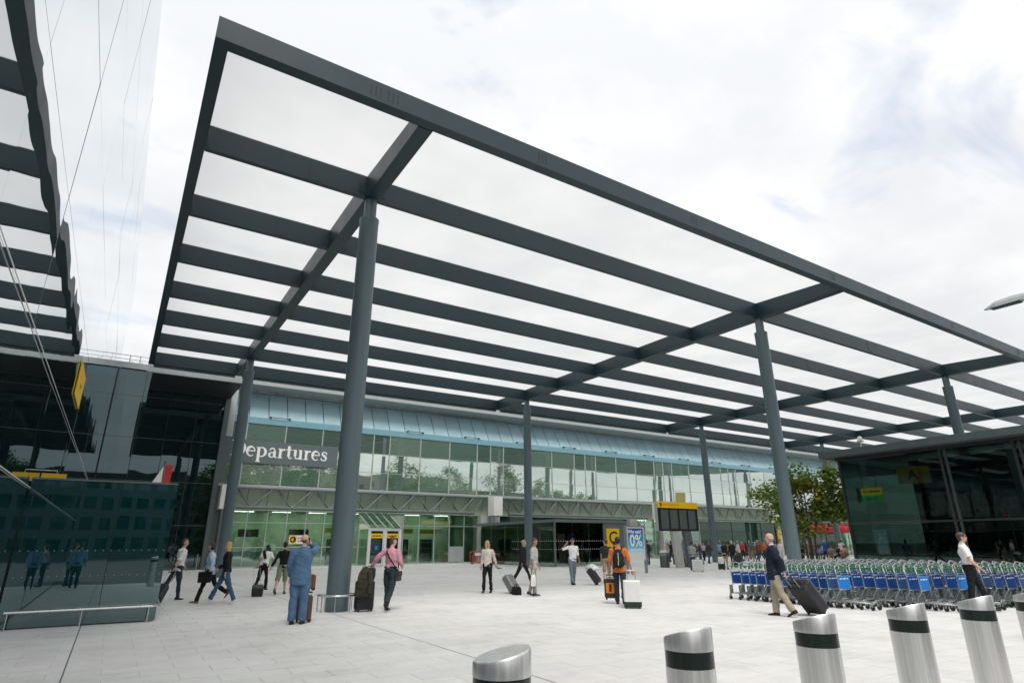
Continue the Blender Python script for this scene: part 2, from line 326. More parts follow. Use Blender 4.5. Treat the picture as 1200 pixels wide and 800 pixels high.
def slab_geo(w, d, h=.02, c=.002, ox=0, oy=0, dz=0):
    return ([(ox, oy, -h), (ox+w, oy, -h), (ox+w, oy+d, -h), (ox, oy+d, -h), (ox+c, oy+c, dz), (ox+w-c, oy+c, dz), (ox+w-c, oy+d-c, dz), (ox+c, oy+d-c, dz)],
            [(4, 5, 6, 7), (0, 1, 5, 4), (1, 2, 6, 5), (2, 3, 7, 6), (3, 0, 4, 7)])
vis = []
for k, (a, b, c, d) in enumerate(cells):
    if d < 26:
        p = cam_px(((a+b)/2, (c+d)/2, 0))
        if p and -10 < p[0] < 1210 and p[1] < 812: vis.append((math.hypot((a+b)/2, (c+d)/2), k))
near = set(k for _, k in sorted(vis)[:300]); shared = {}; rest = MB()
for k, (a, b, c, d) in enumerate(cells):
    if k in near:
        key = (round(b-a, 3), round(d-c, 3))
        if key not in shared: s_ = MB(); s_.add(*slab_geo(b-a, d-c)); shared[key] = s_.mesh('paving_slab', M['slab'])
        obj('paving_slab', shared[key], plaza, (a, c, random.uniform(-.0012, .0008)))
    else: rest.add(*slab_geo(b-a, d-c, ox=a, oy=c, dz=random.uniform(-.0012, .0008)))
stuff(rest.build('paving_slabs', M['slab'], plaza))
for x in (-.25, 5.0):
    s_ = MB(); s_.box((x-.008, .2, -.02), (x+.008, 51, -.001)); s_.build('expansion_joint', M['mgrey'], plaza)
# road edge behind the camera
kb = MB(); kb.box((-40, -.12, -.03), (160, .19, .0)); struct(kb.build('kerb', M['conc']))

# ------------------------------------------------------------------ canopy
H, HB, FB = 12.4, .82, .60
CXS = [5.27, 25.75, 46.2, 66.65, 87.1]; ROWS = (16.72, 37.75); X1 = 92.4; YF, YB = 12.17, 42.1
PY = [16.72+4.206*k for k in range(6)]+[41.95]
can = thing('canopy', 'tall grey steel canopy with translucent white roof panels over the plaza', 'canopy', (5.27, 16.72, 0)); OFF = Vector((5.27, 16.72, 0))
def cpart(mb, name, mat, parent=None, smooth=False):
    mb.v = [(v[0]-OFF.x, v[1]-OFF.y, v[2]) for v in mb.v]; return mb.build(name, mat, parent or can, smooth=smooth)
def beam(name, lo, hi, mat='steel_paint'):
    b = MB(); b.box(lo, hi); return cpart(b, name, M[mat])
fa = beam('front_fascia', (0, YF, H), (X1, YF+.32, H+FB))
rivets = MB()
for X in [x+dx for x in (0, *CXS) for dx in (3.6,)]+[x-1.2 for x in CXS]+[15.6, 36, 56]:
    for i in range(3):
        for j in range(4): rivets.cbox((X+i*.13, YF-.004, H+.17+j*.085), (.035, .012, .035))
cpart(rivets, 'rivet_group', M['dgrey'], fa)['kind'] = 'stuff'
fa.children[0].location = (0, 0, 0)
beam('edge_beam', (0, YF+.322, H+.002), (.30, YB, H+FB+.02))
beam('edge_beam', (X1-.3, YF+.322, H+.002), (X1, YB, H+FB+.02))
for x in CXS:
    b = MB(); zt0, zt1 = H+FB-.04, H+HB-.02; y0, y1, y2 = YF+.322, PY[0], YB-.05; pts = [(y0, H-.02), (y2, H-.02), (y2, zt1), (y1, zt1), (y0, zt0)]
    b.add([(x-.22, y, z) for y, z in pts]+[(x+.22, y, z) for y, z in pts], [(4, 3, 2, 1, 0), (5, 6, 7, 8, 9), (0, 1, 6, 5), (1, 2, 7, 6), (2, 3, 8, 7), (3, 4, 9, 8), (4, 0, 5, 9)]); cpart(b, 'main_beam', M['steel_paint'])
XS = [.302]+[q for x in CXS for q in (x-.222, x+.222)]+[X1-.302]
for k, y in enumerate(PY):
    for i in range(0, len(XS), 2):
        last = k == len(PY)-1
        p = beam('purlin', (XS[i], y-.09, H+.004), (XS[i+1], y+.09, H+HB-.006))
        if last:
            g_ = MB(); g_.box((XS[i], y+.095, H-.12), (XS[i+1], YB+.12, H+.22)); cpart(g_, 'gutter', M['mgrey'], p)
        elif i == 0 or random.random() < .5:      # bolted splice on the beam's face
            g_ = MB(); X = (XS[i]+XS[i+1])/2+random.uniform(.2, .8); g_.box((X, y-.1, H+.05), (X+.32, y-.0902, H+HB-.05)); cpart(g_, 'splice_plate', M['steel_paint'], p)
        for X, s in ((XS[i], 1), (XS[i+1], -1)):      # bolted end plate where it meets the crossing beam
            if last or (i == 0 and s == 1): continue
            g_ = MB(); g_.box((min(X, X+s*.03), y-.14, H+.06), (max(X, X+s*.03), y+.14, H+HB-.1)); g_.box((min(X+s*.03, X+s*.24), y-.104, H+.14), (max(X+s*.03, X+s*.24), y-.0905, H+HB-.22))
            for r_ in range(3):
                for c_ in range(2): g_.cbox((X+s*(.09+c_*.09), y-.109, H+.22+r_*.13), (.03, .012, .03))
            cpart(g_, 'end_plate', M['steel_paint'], p)
yb = [YF+.31]+PY
for k in range(len(yb)-1):
    for i in range(0, len(XS), 2):
        xa, xb, ya, yb2 = XS[i], XS[i+1], yb[k]+(.0 if k == 0 else .085), yb[k+1]-.085
        nx, ny = (10 if xb-xa < 8 else 28), 8; b = MB(); vs = []
        for j in range(ny+1):
            for i2 in range(nx+1):
                u, v = i2/nx, j/ny; sag = .07*(1-(2*u-1)**6)*(1-(2*v-1)**2)
                vs.append((xa+u*(xb-xa), ya+v*(yb2-ya), H+(HB if k else FB+(HB-FB)*v)-.03-sag))
        b.add(vs, [(j*(nx+1)+i2, j*(nx+1)+i2+1, (j+1)*(nx+1)+i2+1, (j+1)*(nx+1)+i2) for j in range(ny) for i2 in range(nx)])
        cpart(b, 'roof_panel', M['membrane'], smooth=True)
def rotate_local(): pass
for x in CXS:
    for y in ROWS:
        b = MB(); b.lathe([(.30, 0), (.30, 11.5), (.31, 11.55), (.31, 11.66), (.29, 11.68)], 32, (x-OFF.x, y-OFF.y, 0))
        c_ = b.build('column', M['column_paint'], can, smooth='auto')
        b = MB(); b.lathe([(.20, 11.66), (.20, H-.021)], 24, (x-OFF.x, y-OFF.y, 0)); b.build('column_neck', M['column_paint'], c_, smooth='auto')
        if y == ROWS[0]:
            b = MB(); n = 40; ring = [Vector((x-OFF.x+.50*math.cos(2*math.pi*k/n), y-OFF.y+.50*math.sin(2*math.pi*k/n), .40)) for k in range(n+1)]
            b.tube(ring, .028, 8)
            for k in range(8):
                a = 2*math.pi*(k+.5)/8; q = (x-OFF.x+.50*math.cos(a), y-OFF.y+.50*math.sin(a)); b.tube([(*q, 0), (*q, .40)], .014, 6)
            b.build('base_rail', M['stainless'], c_, smooth='auto')

# ------------------------------------------------------------------ terminal building
TX0, TX1, TY = 6.0, 132.0, 50.5
ter = thing('terminal_building', 'long terminal with blue sloping roof band, upper window strip, exposed truss and green glass', 'terminal', (TX0, TY, 0))
def tp(mb, name, mat, parent=None, smooth=False):
    mb.v = [(v[0]-TX0, v[1]-TY, v[2]) for v in mb.v]; return mb.build(name, mat if not isinstance(mat, str) else M[mat], parent or ter, smooth=smooth)
def tbox(name, lo, hi, mat, parent=None):
    b = MB(); b.box(lo, hi); return tp(b, name, mat, parent)
tbox('core_wall', (TX0+.2, TY+6.0, 0), (TX1, TY+30, 13.6), 'mgrey'); tbox('upper_core', (TX0+.2, TY+2.35, 4.6), (TX1, TY+5.99, 13.6), 'mgrey')
# shared pane meshes
def pane_mesh(w, h, mat, name='window_pane', t=.02):
    b = MB(); b.box((0, 0, 0), (w, t, h)); return b.mesh(name, mat)
# upper strip: three rows of panes between mullions on a 3 m grid, one bay in four is halved
xs = [TX0+.1, 7.5]; x = 7.5
while x < TX1-3.1:
    k = round((x-7.5)/3)
    if k % 4 == 3: xs.append(x+1.5)
    x += 3; xs.append(x)
rows = [(6.16, 7.54), (7.58, 9.16), (9.20, 10.84)]
pm = {}
for a, b_ in zip(xs[:-1], xs[1:]):
    for (z0, z1) in rows:
        w = round(b_-a-.08, 3); key = (w, round(z1-z0, 3))
        if key not in pm: pm[key] = pane_mesh(w, z1-z0, M['glass_up'])
        o = obj('window_pane', pm[key], ter, (a+.04-TX0, random.uniform(0, .004), z0)); o.rotation_euler = (R_(1.8+random.uniform(-.12, .12)), 0, R_(random.uniform(-.12, .12)))
mm = MB(); mm.box((-.045, -.07, 6.1), (.045, .04, 10.95)); mmesh = mm.mesh('mullion', M['lgrey'])
for x in xs: obj('mullion', mmesh, ter, (x-TX0, 0, 0))
for z in (7.56, 9.18): tbox('transom', (TX0+.1, TY-.055, z-.02), (TX1, TY-.01, z+.02), 'lgrey')
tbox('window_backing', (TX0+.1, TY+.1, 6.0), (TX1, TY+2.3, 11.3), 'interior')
tbox('window_head', (TX0, TY-.1, 10.86), (TX1, TY+.2, 11.28), 'blue_trim')
tbox('sill_band', (TX0, TY-.55, 5.88), (TX1, TY+.1, 6.07), 'lgrey')
# structural columns seen just behind the glass: dark fins
for x in (19.0, 31.0, 43.0, 55.0, 67.0, 79.0): tbox('window_fin', (x-.16, TY-.045, 6.1), (x+.16, TY-.008, 10.8), 'signgrey')
# sloping blue cladding
ang = math.atan2(1.35, 2.35); Ls = math.hypot(1.35, 2.35)
bp = MB(); bp.box((0, 0, 0), (1.44, .03, Ls)); bpm = bp.mesh('cladding_panel', M['blue_panel'])
x = TX0+.15; k = 0
while x < TX1:
    o = obj('cladding_panel', bpm, ter, (x-TX0, .45, 11.38)); o.rotation_euler = (-ang, 0, 0); x += 1.5; k += 1
bk = MB(); bk.cbox((0, 0, 0), (TX1-TX0, .05, Ls), Matrix.Rotation(-ang, 3, 'X')); o = bk.build('cladding_backing', M['dgrey'], ter, ((TX1-TX0)/2, .45+.675+.08, 11.38+1.175-.03))
tbox('cladding_sill', (TX0, TY+.02, 11.285), (TX1, TY+.62, 11.40), 'blue_trim')
tb = MB(); tb.cbox(((TX0+TX1)/2, TY+1.83, 13.63), (TX1-TX0, .06, .40), Matrix.Rotation(-ang, 3, 'X')); tp(tb, 'cladding_head', 'blue_trim')
for x in range(9, 130, 6):       # maintenance rails below every fourth joint
    b = MB(); b.tube([(x+.15, TY+.25, 11.52), (x+.15, TY-.18, 11.45), (x+1.65, TY-.18, 11.45), (x+1.65, TY+.25, 11.52)], .035, 6); b.cbox((x+.15, TY-.02, 11.46), (.12, .3, .1)); b.cbox((x+1.65, TY-.02, 11.46), (.12, .3, .1)); tp(b, 'access_rail', 'black')
fl = pbr('wrinkled_flashing', (.5, .5, .49), .22, 1.0, var=.3, vscale=2.5, bump=.9, bscale=2.2)
tbox('roof_flashing', (TX0, TY+1.75, 13.80), (TX1, TY+2.6, 14.02), fl)
tbox('roof_edge', (TX0-8.2, TY-.35, 13.98), (TX1, TY+2.6, 14.42), 'lgrey')
lk = tbox('link_roof', (.35, 44.02, 12.5), (5.9, TY-.4, 12.8), 'black'); tbox('link_fascia', (.0, 43.8, 12.36), (6.1, 44.0, 12.82), 'lgrey', lk)
# exposed truss band
tbox('green_soffit_back', (TX0, TY+.35, 4.2), (TX1, TY+2.2, 5.9), 'green_soffit')
so_ = MB(); so_.add([(TX0, TY-.02, 5.88), (TX1, TY-.02, 5.88), (TX1, TY+.45, 4.24), (TX0, TY+.45, 4.24)], [(0, 1, 2, 3)]); tp(so_, 'soffit_panel', 'green_soffit')
rb = MB(); rb.tube([(0, -.03, 5.85), (0, .42, 4.28)], .022, 5); rbm = rb.mesh('soffit_rib', M['mgrey'])
x = TX0+.75
while x < TX1: obj('soffit_rib', rbm, ter, (x-TX0, 0, 0)); x += 1.5
TYT = TY-.5
trs_b = []
x0 = 7.3
dg = {}
def diag_mesh(dx, thick):
    if (dx, thick) not in dg:
        b = MB(); b.tube([(0, 0, 5.84), (dx, 0, 4.42)], thick, 6); dg[(dx, thick)] = b.mesh('diagonal', M['dgrey'] if thick < .04 else M['mgrey'], 'auto')
    return dg[(dx, thick)]
bays = [(TX0+.1, 28.9)]+[(30.9+21.6*i, 30.9+21.6*i+20.4) for i in range(5)]
for (a, b_) in bays:
    t = MB(); t.tube([(a+.9, TYT, 4.36), (b_-.9, TYT, 4.36)], .125, 10); t.tube([(a+.9, TYT, 4.36), (a, TYT, 5.82)], .07, 8); t.tube([(b_-.9, TYT, 4.36), (b_, TYT, 5.82)], .07, 8)
    tr = tp(t, 'truss', 'mgrey', smooth='auto')
    tt = MB(); tt.tube([(a, TYT, 5.80), (b_, TYT, 5.80)], .08, 8); tp(tt, 'top_chord', 'mgrey', tr, 'auto')
    x = a+.9
    while x+3 < b_-.4:
        obj('diagonal', diag_mesh(1.45, .05), tr, (x-TX0, -.5, 0)); obj('diagonal', diag_mesh(-1.45, .05), tr, (x+3-TX0, -.5, 0))
        obj('diagonal', diag_mesh(1.1, .032), tr, (x+.35-TX0, -.1, 0)); obj('diagonal', diag_mesh(-1.1, .032), tr, (x+2.9-TX0, -.1, 0)); x += 3
# ground floor glazing
GY = TY+.5
pm2 = {}
def gf_panes(xa, xb, step, rowz, mat, frame='lgrey', y=GY):
    n = max(1, round((xb-xa)/step)); w = (xb-xa)/n
    for i in range(n):
        for (z0, z1) in rowz:
            key = (round(w-.07, 3), round(z1-z0, 3), mat)
            if key not in pm2: pm2[key] = pane_mesh(w-.07, z1-z0, M[mat])
            o = obj('window_pane', pm2[key], ter, (xa+i*w+.035-TX0, y-TY+random.uniform(0, .004), z0)); o.rotation_euler = (R_(random.uniform(-.2, .2)), 0, R_(random.uniform(-.2, .2)))
    for i in range(n+1): tbox('mullion', (xa+i*w-.035, y-.05, .0), (xa+i*w+.035, y+.05, 4.2), frame)
    for z in [r[1]+.03 for r in rowz[:-1]]: tbox('transom', (xa, y-.04, z-.03), (xb, y-.002, z+.03), frame)
    tbox('plinth', (xa, y-.06, 0), (xb, y+.1, rowz[0][0]-.02), 'lgrey')
tbox('hall_back_wall', (TX0+.25, TY+5.7, 0), (TX1, TY+5.98, 4.3), pbr('hall_wall', (.62, .66, .58), .7, var=.25, vscale=.35)); tbox('hall_ceiling', (TX0+.25, GY+.12, 4.32), (TX1, TY+5.69, 4.5), 'white'); tbox('hall_floor', (TX0+.25, GY+.12, 0), (TX1, TY+5.69, .02), 'conc')
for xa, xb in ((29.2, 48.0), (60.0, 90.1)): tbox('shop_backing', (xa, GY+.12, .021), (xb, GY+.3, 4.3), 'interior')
hl = pbr('hall_light', (.8, .8, .75), .5); hl.node_tree.nodes['Principled BSDF'].inputs['Emission Color'].default_value = (1, .97, .88, 1); hl.node_tree.nodes['Principled BSDF'].inputs['Emission Strength'].default_value = 15  # unseen ceiling strips, added to brighten the hall behind the glass
for x in list(range(8, 28, 3))+[50, 53, 56, 59]+list(range(92, 130, 5)):
    for y in (1.6, 3.8): tbox('ceiling_light', (x, TY+y, 4.27), (x+1.5, TY+y+.25, 4.318), hl)
rgi = random.Random(11)
for x in (9.4, 13.2, 16.0, 22.6, 25.4, 27.6, 51.0, 54.4, 58.2, 95, 101, 108):
    k_ = rgi.randrange(3); y = TY+rgi.uniform(2.2, 4.8)
    if k_ == 0: tbox('hall_pillar', (x-.25, y-.25, .02), (x+.25, y+.25, 4.3), 'lgrey')
    elif k_ == 1: tbox('hall_counter', (x-1.1, y-.35, .02), (x+1.1, y+.35, 1.15), 'blue_trim'); tbox('hall_screen', (x-.8, y, 2.3), (x+.8, y+.08, 2.9), 'black')
    else: tbox('hall_kiosk', (x-.5, y-.3, .02), (x+.5, y+.3, 2.1), 'dgrey'); tbox('hall_sign', (x-.9, y-.4, 2.6), (x+.9, y-.34, 3.0), 'yellow')
gf_panes(7.0, 17.4, 1.5, [(.12, 1.45), (1.51, 3.28), (3.34, 4.18)], 'glass_gf')
tbox('grey_door_panel', (20.35, GY-.06, .1), (21.3, GY, 3.3), 'lgrey'); tbox('green_spandrel', (17.4, GY-.03, 3.3), (21.4, GY, 4.2), 'green_soffit')
gf_panes(21.4, 29.0, 1.52, [(.12, 3.18), (3.24, 4.18)], 'glass_gf')
tbox('kick_panel', (26.0, GY-.075, .15), (27.4, GY-.055, 1.45), 'lgrey')
tbox('pier', (28.9, TY-.2, 0), (30.1, GY+.1, 4.2), 'conc')
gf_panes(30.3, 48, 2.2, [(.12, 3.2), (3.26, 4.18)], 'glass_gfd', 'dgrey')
tbox('pier', (48.0, TY-.1, 0), (49.2, GY+.1, 4.2), 'conc')
gf_panes(49.3, 60, 1.5, [(.12, 1.7), (1.76, 3.2), (3.26, 4.18)], 'glass_gf')
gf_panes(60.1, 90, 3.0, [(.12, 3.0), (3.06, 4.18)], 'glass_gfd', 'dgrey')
gf_panes(90.1, 131, 3.0, [(.12, 3.0), (3.06, 4.18)], 'glass_gf')
for (cx_, cy_) in ((6.6, 49.2), (29.85, 49.2), (51.5, 49.2), (73.1, 49.2), (94.7, 49.2)):
    b = MB(); b.lathe([(.40, 0), (.40, 4.15)], 24, (cx_, cy_, 0)); c_ = tp(b, 'round_column', 'stainless', smooth='auto')
    tbox('column_box', (cx_-.48, cy_-.48, 4.15), (cx_+.48, cy_+.6, 5.86), 'white', c_); b = MB(); b.lathe([(.06, 4.02), (.1, 4.15)], 10, (cx_, cy_-.46, 0)); tp(b, 'lamp_stub', 'dgrey', c_)
# roof rail above the dark wing
for x in (-1.2, -.55, .9, 1.7):
    b = MB(); b.tube([(x, TY+.3, 14.42), (x, TY+.3, 15.15)], .035, 6); b.tube([(x, TY+.3, 14.7), (x+.2, TY+.3, 14.66), (x+.22, TY+.3, 14.42)], .02, 5); tp(b, 'roof_post', 'lgrey')
b = MB(); b.tube([(-2.2, TY+.3, 15.1), (5.9, TY+.3, 15.1)], .025, 6); b.tube([(-2.2, TY+.3, 14.8), (5.9, TY+.3, 14.8)], .02, 6); tp(b, 'roof_rail', 'lgrey')
# Departures sign band
dep = thing('departures_sign', 'grey band sign reading Departures in white serif letters on the terminal windows', 'sign', (10.4, TY-.12, 8.6))
b = MB(); b.box((-4.3, -.05, -.86), (4.45, .03, .9)); b.build('sign_board', M['signgrey'], dep)
# serif lettering built from strokes: (polyline points in em units, width) per letter
def serif_letters(word, xh, mat, parent, loc, length):
    """Roman letters drawn as thick and thin strokes with bracket serifs; x-height = 1"""
    G = {}
    def arc(cx, cz, rx, rz, a0, a1, n=14): return [(cx+rx*math.cos(R_(a0+(a1-a0)*i/n)), cz+rz*math.sin(R_(a0+(a1-a0)*i/n))) for i in range(n+1)]
    def sw(a0, a1, n, thick, thin, peak): return [thin+(thick-thin)*max(0, math.cos(R_((a0+(a1-a0)*i/n)-peak)))**2 for i in range(n+1)]
    T, t = .27, .11
    G['D'] = (1.45, [([(.25, 0), (.25, 1.5)], T), (arc(.55, .75, .72, .70, -90, 90), sw(-90, 90, 14, .30, t, 0)), ([(.2, .05), (.58, .05)], t), ([(.2, 1.45), (.58, 1.45)], t), ([(.0, .04), (.3, .04)], .09), ([(0, 1.46), (.3, 1.46)], .09)])
    G['e'] = (.98, [(arc(.48, .5, .37, .46, 20, 310), [.11]*3+[.17, .22, .26, .28, .28, .26, .2, .16, .13, .11, .1, .08]), ([(.14, .55), (.84, .55)], .10), ([(.83, .52), (.83, .68)], .13)])
    G['p'] = (1.16, [([(.25, -.5), (.25, .97)], T), (arc(.52, .5, .42, .45, -140, 140, 14), sw(-140, 140, 14, .28, .11, 0)), ([(.02, -.46), (.5, -.46)], .09), ([(.02, .93), (.26, .93)], .1)])
    G['a'] = (1.02, [([(.68, .1), (.68, .66)], T), (arc(.44, .66, .25, .29, 0, 165, 10), .13), ([(.22, .74), (.2, .82)], .16), (arc(.42, .28, .26, .24, 20, 340, 12), sw(20, 340, 12, .22, .10, 180)), ([(.68, .1), (.82, .02), (.96, .08)], .09)])
    G['r'] = (.82, [([(.25, 0), (.25, .97)], T), ([(.3, .62), (.45, .86), (.62, .93), (.70, .80)], .15), ([(.02, .04), (.5, .04)], .09), ([(.02, .93), (.26, .93)], .1)])
    G['t'] = (.72, [([(.3, .2), (.3, 1.3)], T), ([(.02, .92), (.62, .92)], .10), ([(.3, .2), (.36, .06), (.5, .04), (.66, .14)], .11)])
    G['u'] = (1.16, [([(.25, .3), (.25, .97)], T), ([(.25, .3), (.32, .1), (.48, .05), (.66, .12), (.8, .3)], .13), ([(.82, .0), (.82, .97)], T), ([(.02, .93), (.26, .93)], .1), ([(.6, .93), (.82, .93)], .1), ([(.82, .04), (1.06, .04)], .09)])
    G['s'] = (.82, [([(.66, .72), (.6, .86), (.4, .95), (.2, .86), (.18, .68), (.36, .55), (.56, .44), (.66, .28), (.56, .1), (.36, .04), (.16, .1), (.1, .28)], [.1, .11, .12, .15, .2, .24, .24, .2, .15, .12, .11, .1]), ([(.66, .66), (.66, .92)], .08), ([(.1, .08), (.1, .32)], .08)])
    tot = sum(G[c][0] for c in word); sc = length/tot; x = -length/2
    for c in word:
        b = MB(); adv, strokes = G[c]
        for si, (pts, w) in enumerate(strokes):
            ws = w if isinstance(w, (list, tuple)) else [w]*len(pts); n = len(pts); Lf, Rt = [], []
            for i in range(n):
                a = pts[max(0, i-1)]; d_ = pts[min(n-1, i+1)]; dx, dz = d_[0]-a[0], d_[1]-a[1]; l_ = math.hypot(dx, dz) or 1
                nx_, nz_ = -dz/l_, dx/l_; Lf.append((pts[i][0]+nx_*ws[i]/2, pts[i][1]+nz_*ws[i]/2)); Rt.append((pts[i][0]-nx_*ws[i]/2, pts[i][1]-nz_*ws[i]/2))
            for i in range(n-1):
                poly = [Lf[i], Lf[i+1], Rt[i+1], Rt[i]]; b.prism([(x+q[0]*sc, q[1]*xh) for q in poly], -.02-si*.002, 0)
        b.build('letter_'+c if c.islower() else 'letter_capital_'+c.lower(), mat, parent, loc); x += adv*sc
serif_letters('Departures', .78, M['letter'], dep, (-.12, -.052, -.36), 7.5)

# ------------------------------------------------------------------ dark glass wing beside the terminal
WX, DY = -1.75, 50.2
wing = thing('glass_wing', 'dark glass wing wall joining the mirror wall and the terminal', 'building', (WX, DY, 0))
def wbox(name, lo, hi, mat, parent=None):
    b = MB(); b.box((lo[0]-WX, lo[1]-DY, lo[2]), (hi[0]-WX, hi[1]-DY, hi[2])); return b.build(name, M[mat], parent or wing)
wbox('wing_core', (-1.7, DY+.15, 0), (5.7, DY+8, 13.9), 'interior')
xw = [-1.75, .1, 1.95, 3.8, 5.62]; zw = [.15, 3.0, 6.0, 9.0, 12.0, 13.9]; pmw = {}
for a, b_ in zip(xw[:-1], xw[1:]):
    for c, d in zip(zw[:-1], zw[1:]):
        key = (round(b_-a, 2), round(d-c, 2))
        if key not in pmw: pmw[key] = pane_mesh(b_-a-.04, d-c-.03, M['glass_dark'])
        o = obj('glass_pane', pmw[key], wing, (a+.02-WX, 0, c+.015)); o.rotation_euler = (R_(random.uniform(-.15, .15)), 0, R_(random.uniform(-.15, .15)))
for x in xw[1:-1]: wbox('mullion', (x-.02, DY-.015, .1), (x+.02, DY+.12, 13.9), 'dgrey')
for z in zw[1:-1]: wbox('transom', (-1.75, DY-.012, z-.015), (5.62, DY+.1, z+.015), 'mgrey')
wbox('end_post', (5.62, DY-.35, 0), (5.98, DY+1.2, 13.9), 'mgrey'); wbox('end_panel', (5.985, DY-.2, 9.6), (6.45, DY+.1, 13.3), 'lgrey'); wbox('end_panel', (5.985, DY-.2, 0), (6.40, DY+.1, 9.55), 'mgrey')
wbox('plinth', (-1.75, DY-.05, 0), (5.62, DY+.1, .15), 'mgrey')
for x in (4.6, 5.3):
    b = MB(); b.tube([(x-WX, -.8, 0), (x-WX, -.8, 1.05)], .03, 8); b.tube([(x-WX, -.8, .55), (x-WX, -.1, .55)], .02, 6); b.build('door_rail', M['stainless'], wing)

# ------------------------------------------------------------------ tall mirror wall along the left side of the plaza
mw = thing('mirror_wall', 'tall mirror-like glass wall with thin joints reflecting the canopy', 'glass wall', (WX, -4.5, 0))
MY0 = -4.5; ym = [MY0, -.3, 3.9, 8.1, 12.3, 16.5, 20.7, 24.9, 29.1, 33.3, 37.5, 41.7, 45.9, DY-.02]; zm = [.05, 2.87, 5.15, 7.7, 10.3, 12.9, 15.15, 17.4, 19.4]; pmm = {}
for a, b_ in zip(ym[:-1], ym[1:]):
    for c, d in zip(zm[:-1], zm[1:]):
        key = (round(b_-a, 2), round(d-c, 2))
        if key not in pmm:
            b = MB(); b.box((-.03, .006, .006), (0, b_-a-.006, d-c-.006)); pmm[key] = b.mesh('glass_pane', M['glass_wall'])
        o = obj('glass_pane', pmm[key], mw, (0, a-MY0, c)); o.rotation_euler = (0, R_(random.gauss(0, .032)), R_(random.gauss(0, .032)))
b = MB(); b.box((-6, 0, 0), (-.10, DY-MY0-.02, 19.3)); b.build('wall_core', M['mgrey'], mw)
for z in (2.87, 5.15): b = MB(); b.tube([(.03, .2, z), (.03, DY-MY0-.1, z)], .009, 6); b.build('steel_rod', M['white'], mw)
b = MB(); b.box((.001, DY-MY0-.16, 0), (.05, DY-MY0-.04, 13.9)); b.build('corner_post', M['black'], mw)
# yellow sign flat on the wall
ys = thing('wall_sign', 'yellow rectangular sign fixed high on the mirror wall', 'sign', (WX+.04, 21.8, 6.0)); b = MB(); b.box((-.025, 0, 0), (.0, 2.5, 1.06)); b.build('sign_board', M['yellow'], ys); b = MB(); b.box((-.002, .95, .49), (.004, 1.45, .54)); b.add([(.003, 1.6, .515), (.003, 1.42, .60), (.003, 1.42, .43)], [(0, 1, 2)]); b.build('arrow_mark', M['ink'], ys)

# ------------------------------------------------------------------ low glass screen with rail, front of the stair enclosure
SY, SXR = 17.0, 1.12
sc = thing('glass_screen', 'low dark teal glass screen of the stair enclosure with steel foot rail', 'glass screen', (WX, SY, 0))
xsn = [WX+.02, .0, SXR]
for a, b_ in zip(xsn[:-1], xsn[1:]):
    b = MB(); b.box((a-WX+.006, 0, .03), (b_-WX-.006, .03, 3.06)); b.build('glass_pane', M['glass_screen'], sc)
b = MB(); b.box((SXR-WX-.005, .032, .03), (SXR-WX+.02, 7.5, 3.06)); b.build('side_pane', M['glass_screen'], sc)
b = MB(); b.box((.02, -.006, 3.062), (SXR-WX+.02, .05, 3.10)); b.build('top_edge', M['mgrey'], sc)
b = MB(); b.box((.02, .12, .0), (SXR-WX-.1, 7.4, .02)); b.build('stair_floor', M['floor_in'], sc)
b = MB(); b.box((.03, 7.3, .0), (SXR-WX-.05, 7.4, 2.9)); b.build('back_panel', M['interior'], sc)
b = MB(); x0, x1 = -1.62-WX, 1.05-WX
b.tube([(x0, -.16, .34), (x1, -.16, .34), (x1+.12, -.02, .34), (x1+.2, 1.9, .34)], .03, 8)
for x in (x0+.06, (x0+x1)/2, x1-.08): b.tube([(x, -.16, 0), (x, -.16, .34)], .018, 6)
b.tube([(x1+.2, 1.8, 0), (x1+.2, 1.8, .34)], .018, 6)
b.build('foot_rail', M['stainless'], sc, smooth='auto')
dm = MB()
for z in (1.02, 1.55):
    x = .12
    while x < SXR-WX-.05:
        n = 8; dm.add([(x+.010*math.cos(2*math.pi*k/n), -.002, z+.010*math.sin(2*math.pi*k/n)) for k in range(n)], [tuple(range(n))]); x += .15
stuff(dm.build('dot_rows', M['lgrey'], sc))
b = MB(); b.tube([(.25, .5, .55), (2.2, 6.5, .95)], .03, 8); 
for k in range(6): b.tube([(.25+.39*k, .5+1.2*k, 0), (.25+.39*k, .5+1.2*k, .55+.08*k)], .02, 6)
b.build('stair_rail', M['stainless'], sc)
hs = thing('hanging_sign', 'thin yellow sign strip on the wall end above the glass screen', 'sign', (WX+.02, 18.6, 3.15)); b = MB(); b.box((0, 0, 0), (.5, .05, .19)); b.build('sign_board', M['yellow'], hs)
b = MB(); b.tube([(.3, .02, .19), (.3, .02, .26), (-.02, .02, .26)], .010, 6); b.build('bracket', M['stainless'], hs)
q = ony(195, 556, 26)
rs = thing('red_white_sign', 'small red and white projecting sign on a post before the dark wing', 'sign', (q[0]-.1, 26, 0)); z = q[2]
b = MB(); b.tube([(0, 0, 0), (0, 0, z+.5)], .04, 8); b.build('post', M['mgrey'], rs); b = MB(); b.prism([(.03, z-.32), (.26, z-.30), (.26, z+.36), (.03, z+.36)], -.03, .03); b.build('red_panel', M['red'], rs)
b = MB(); b.prism([(-.03, z-.32), (-.33, z-.32), (-.03, z+.32)], -.03, .03); b.build('white_panel', M['letter'], rs)

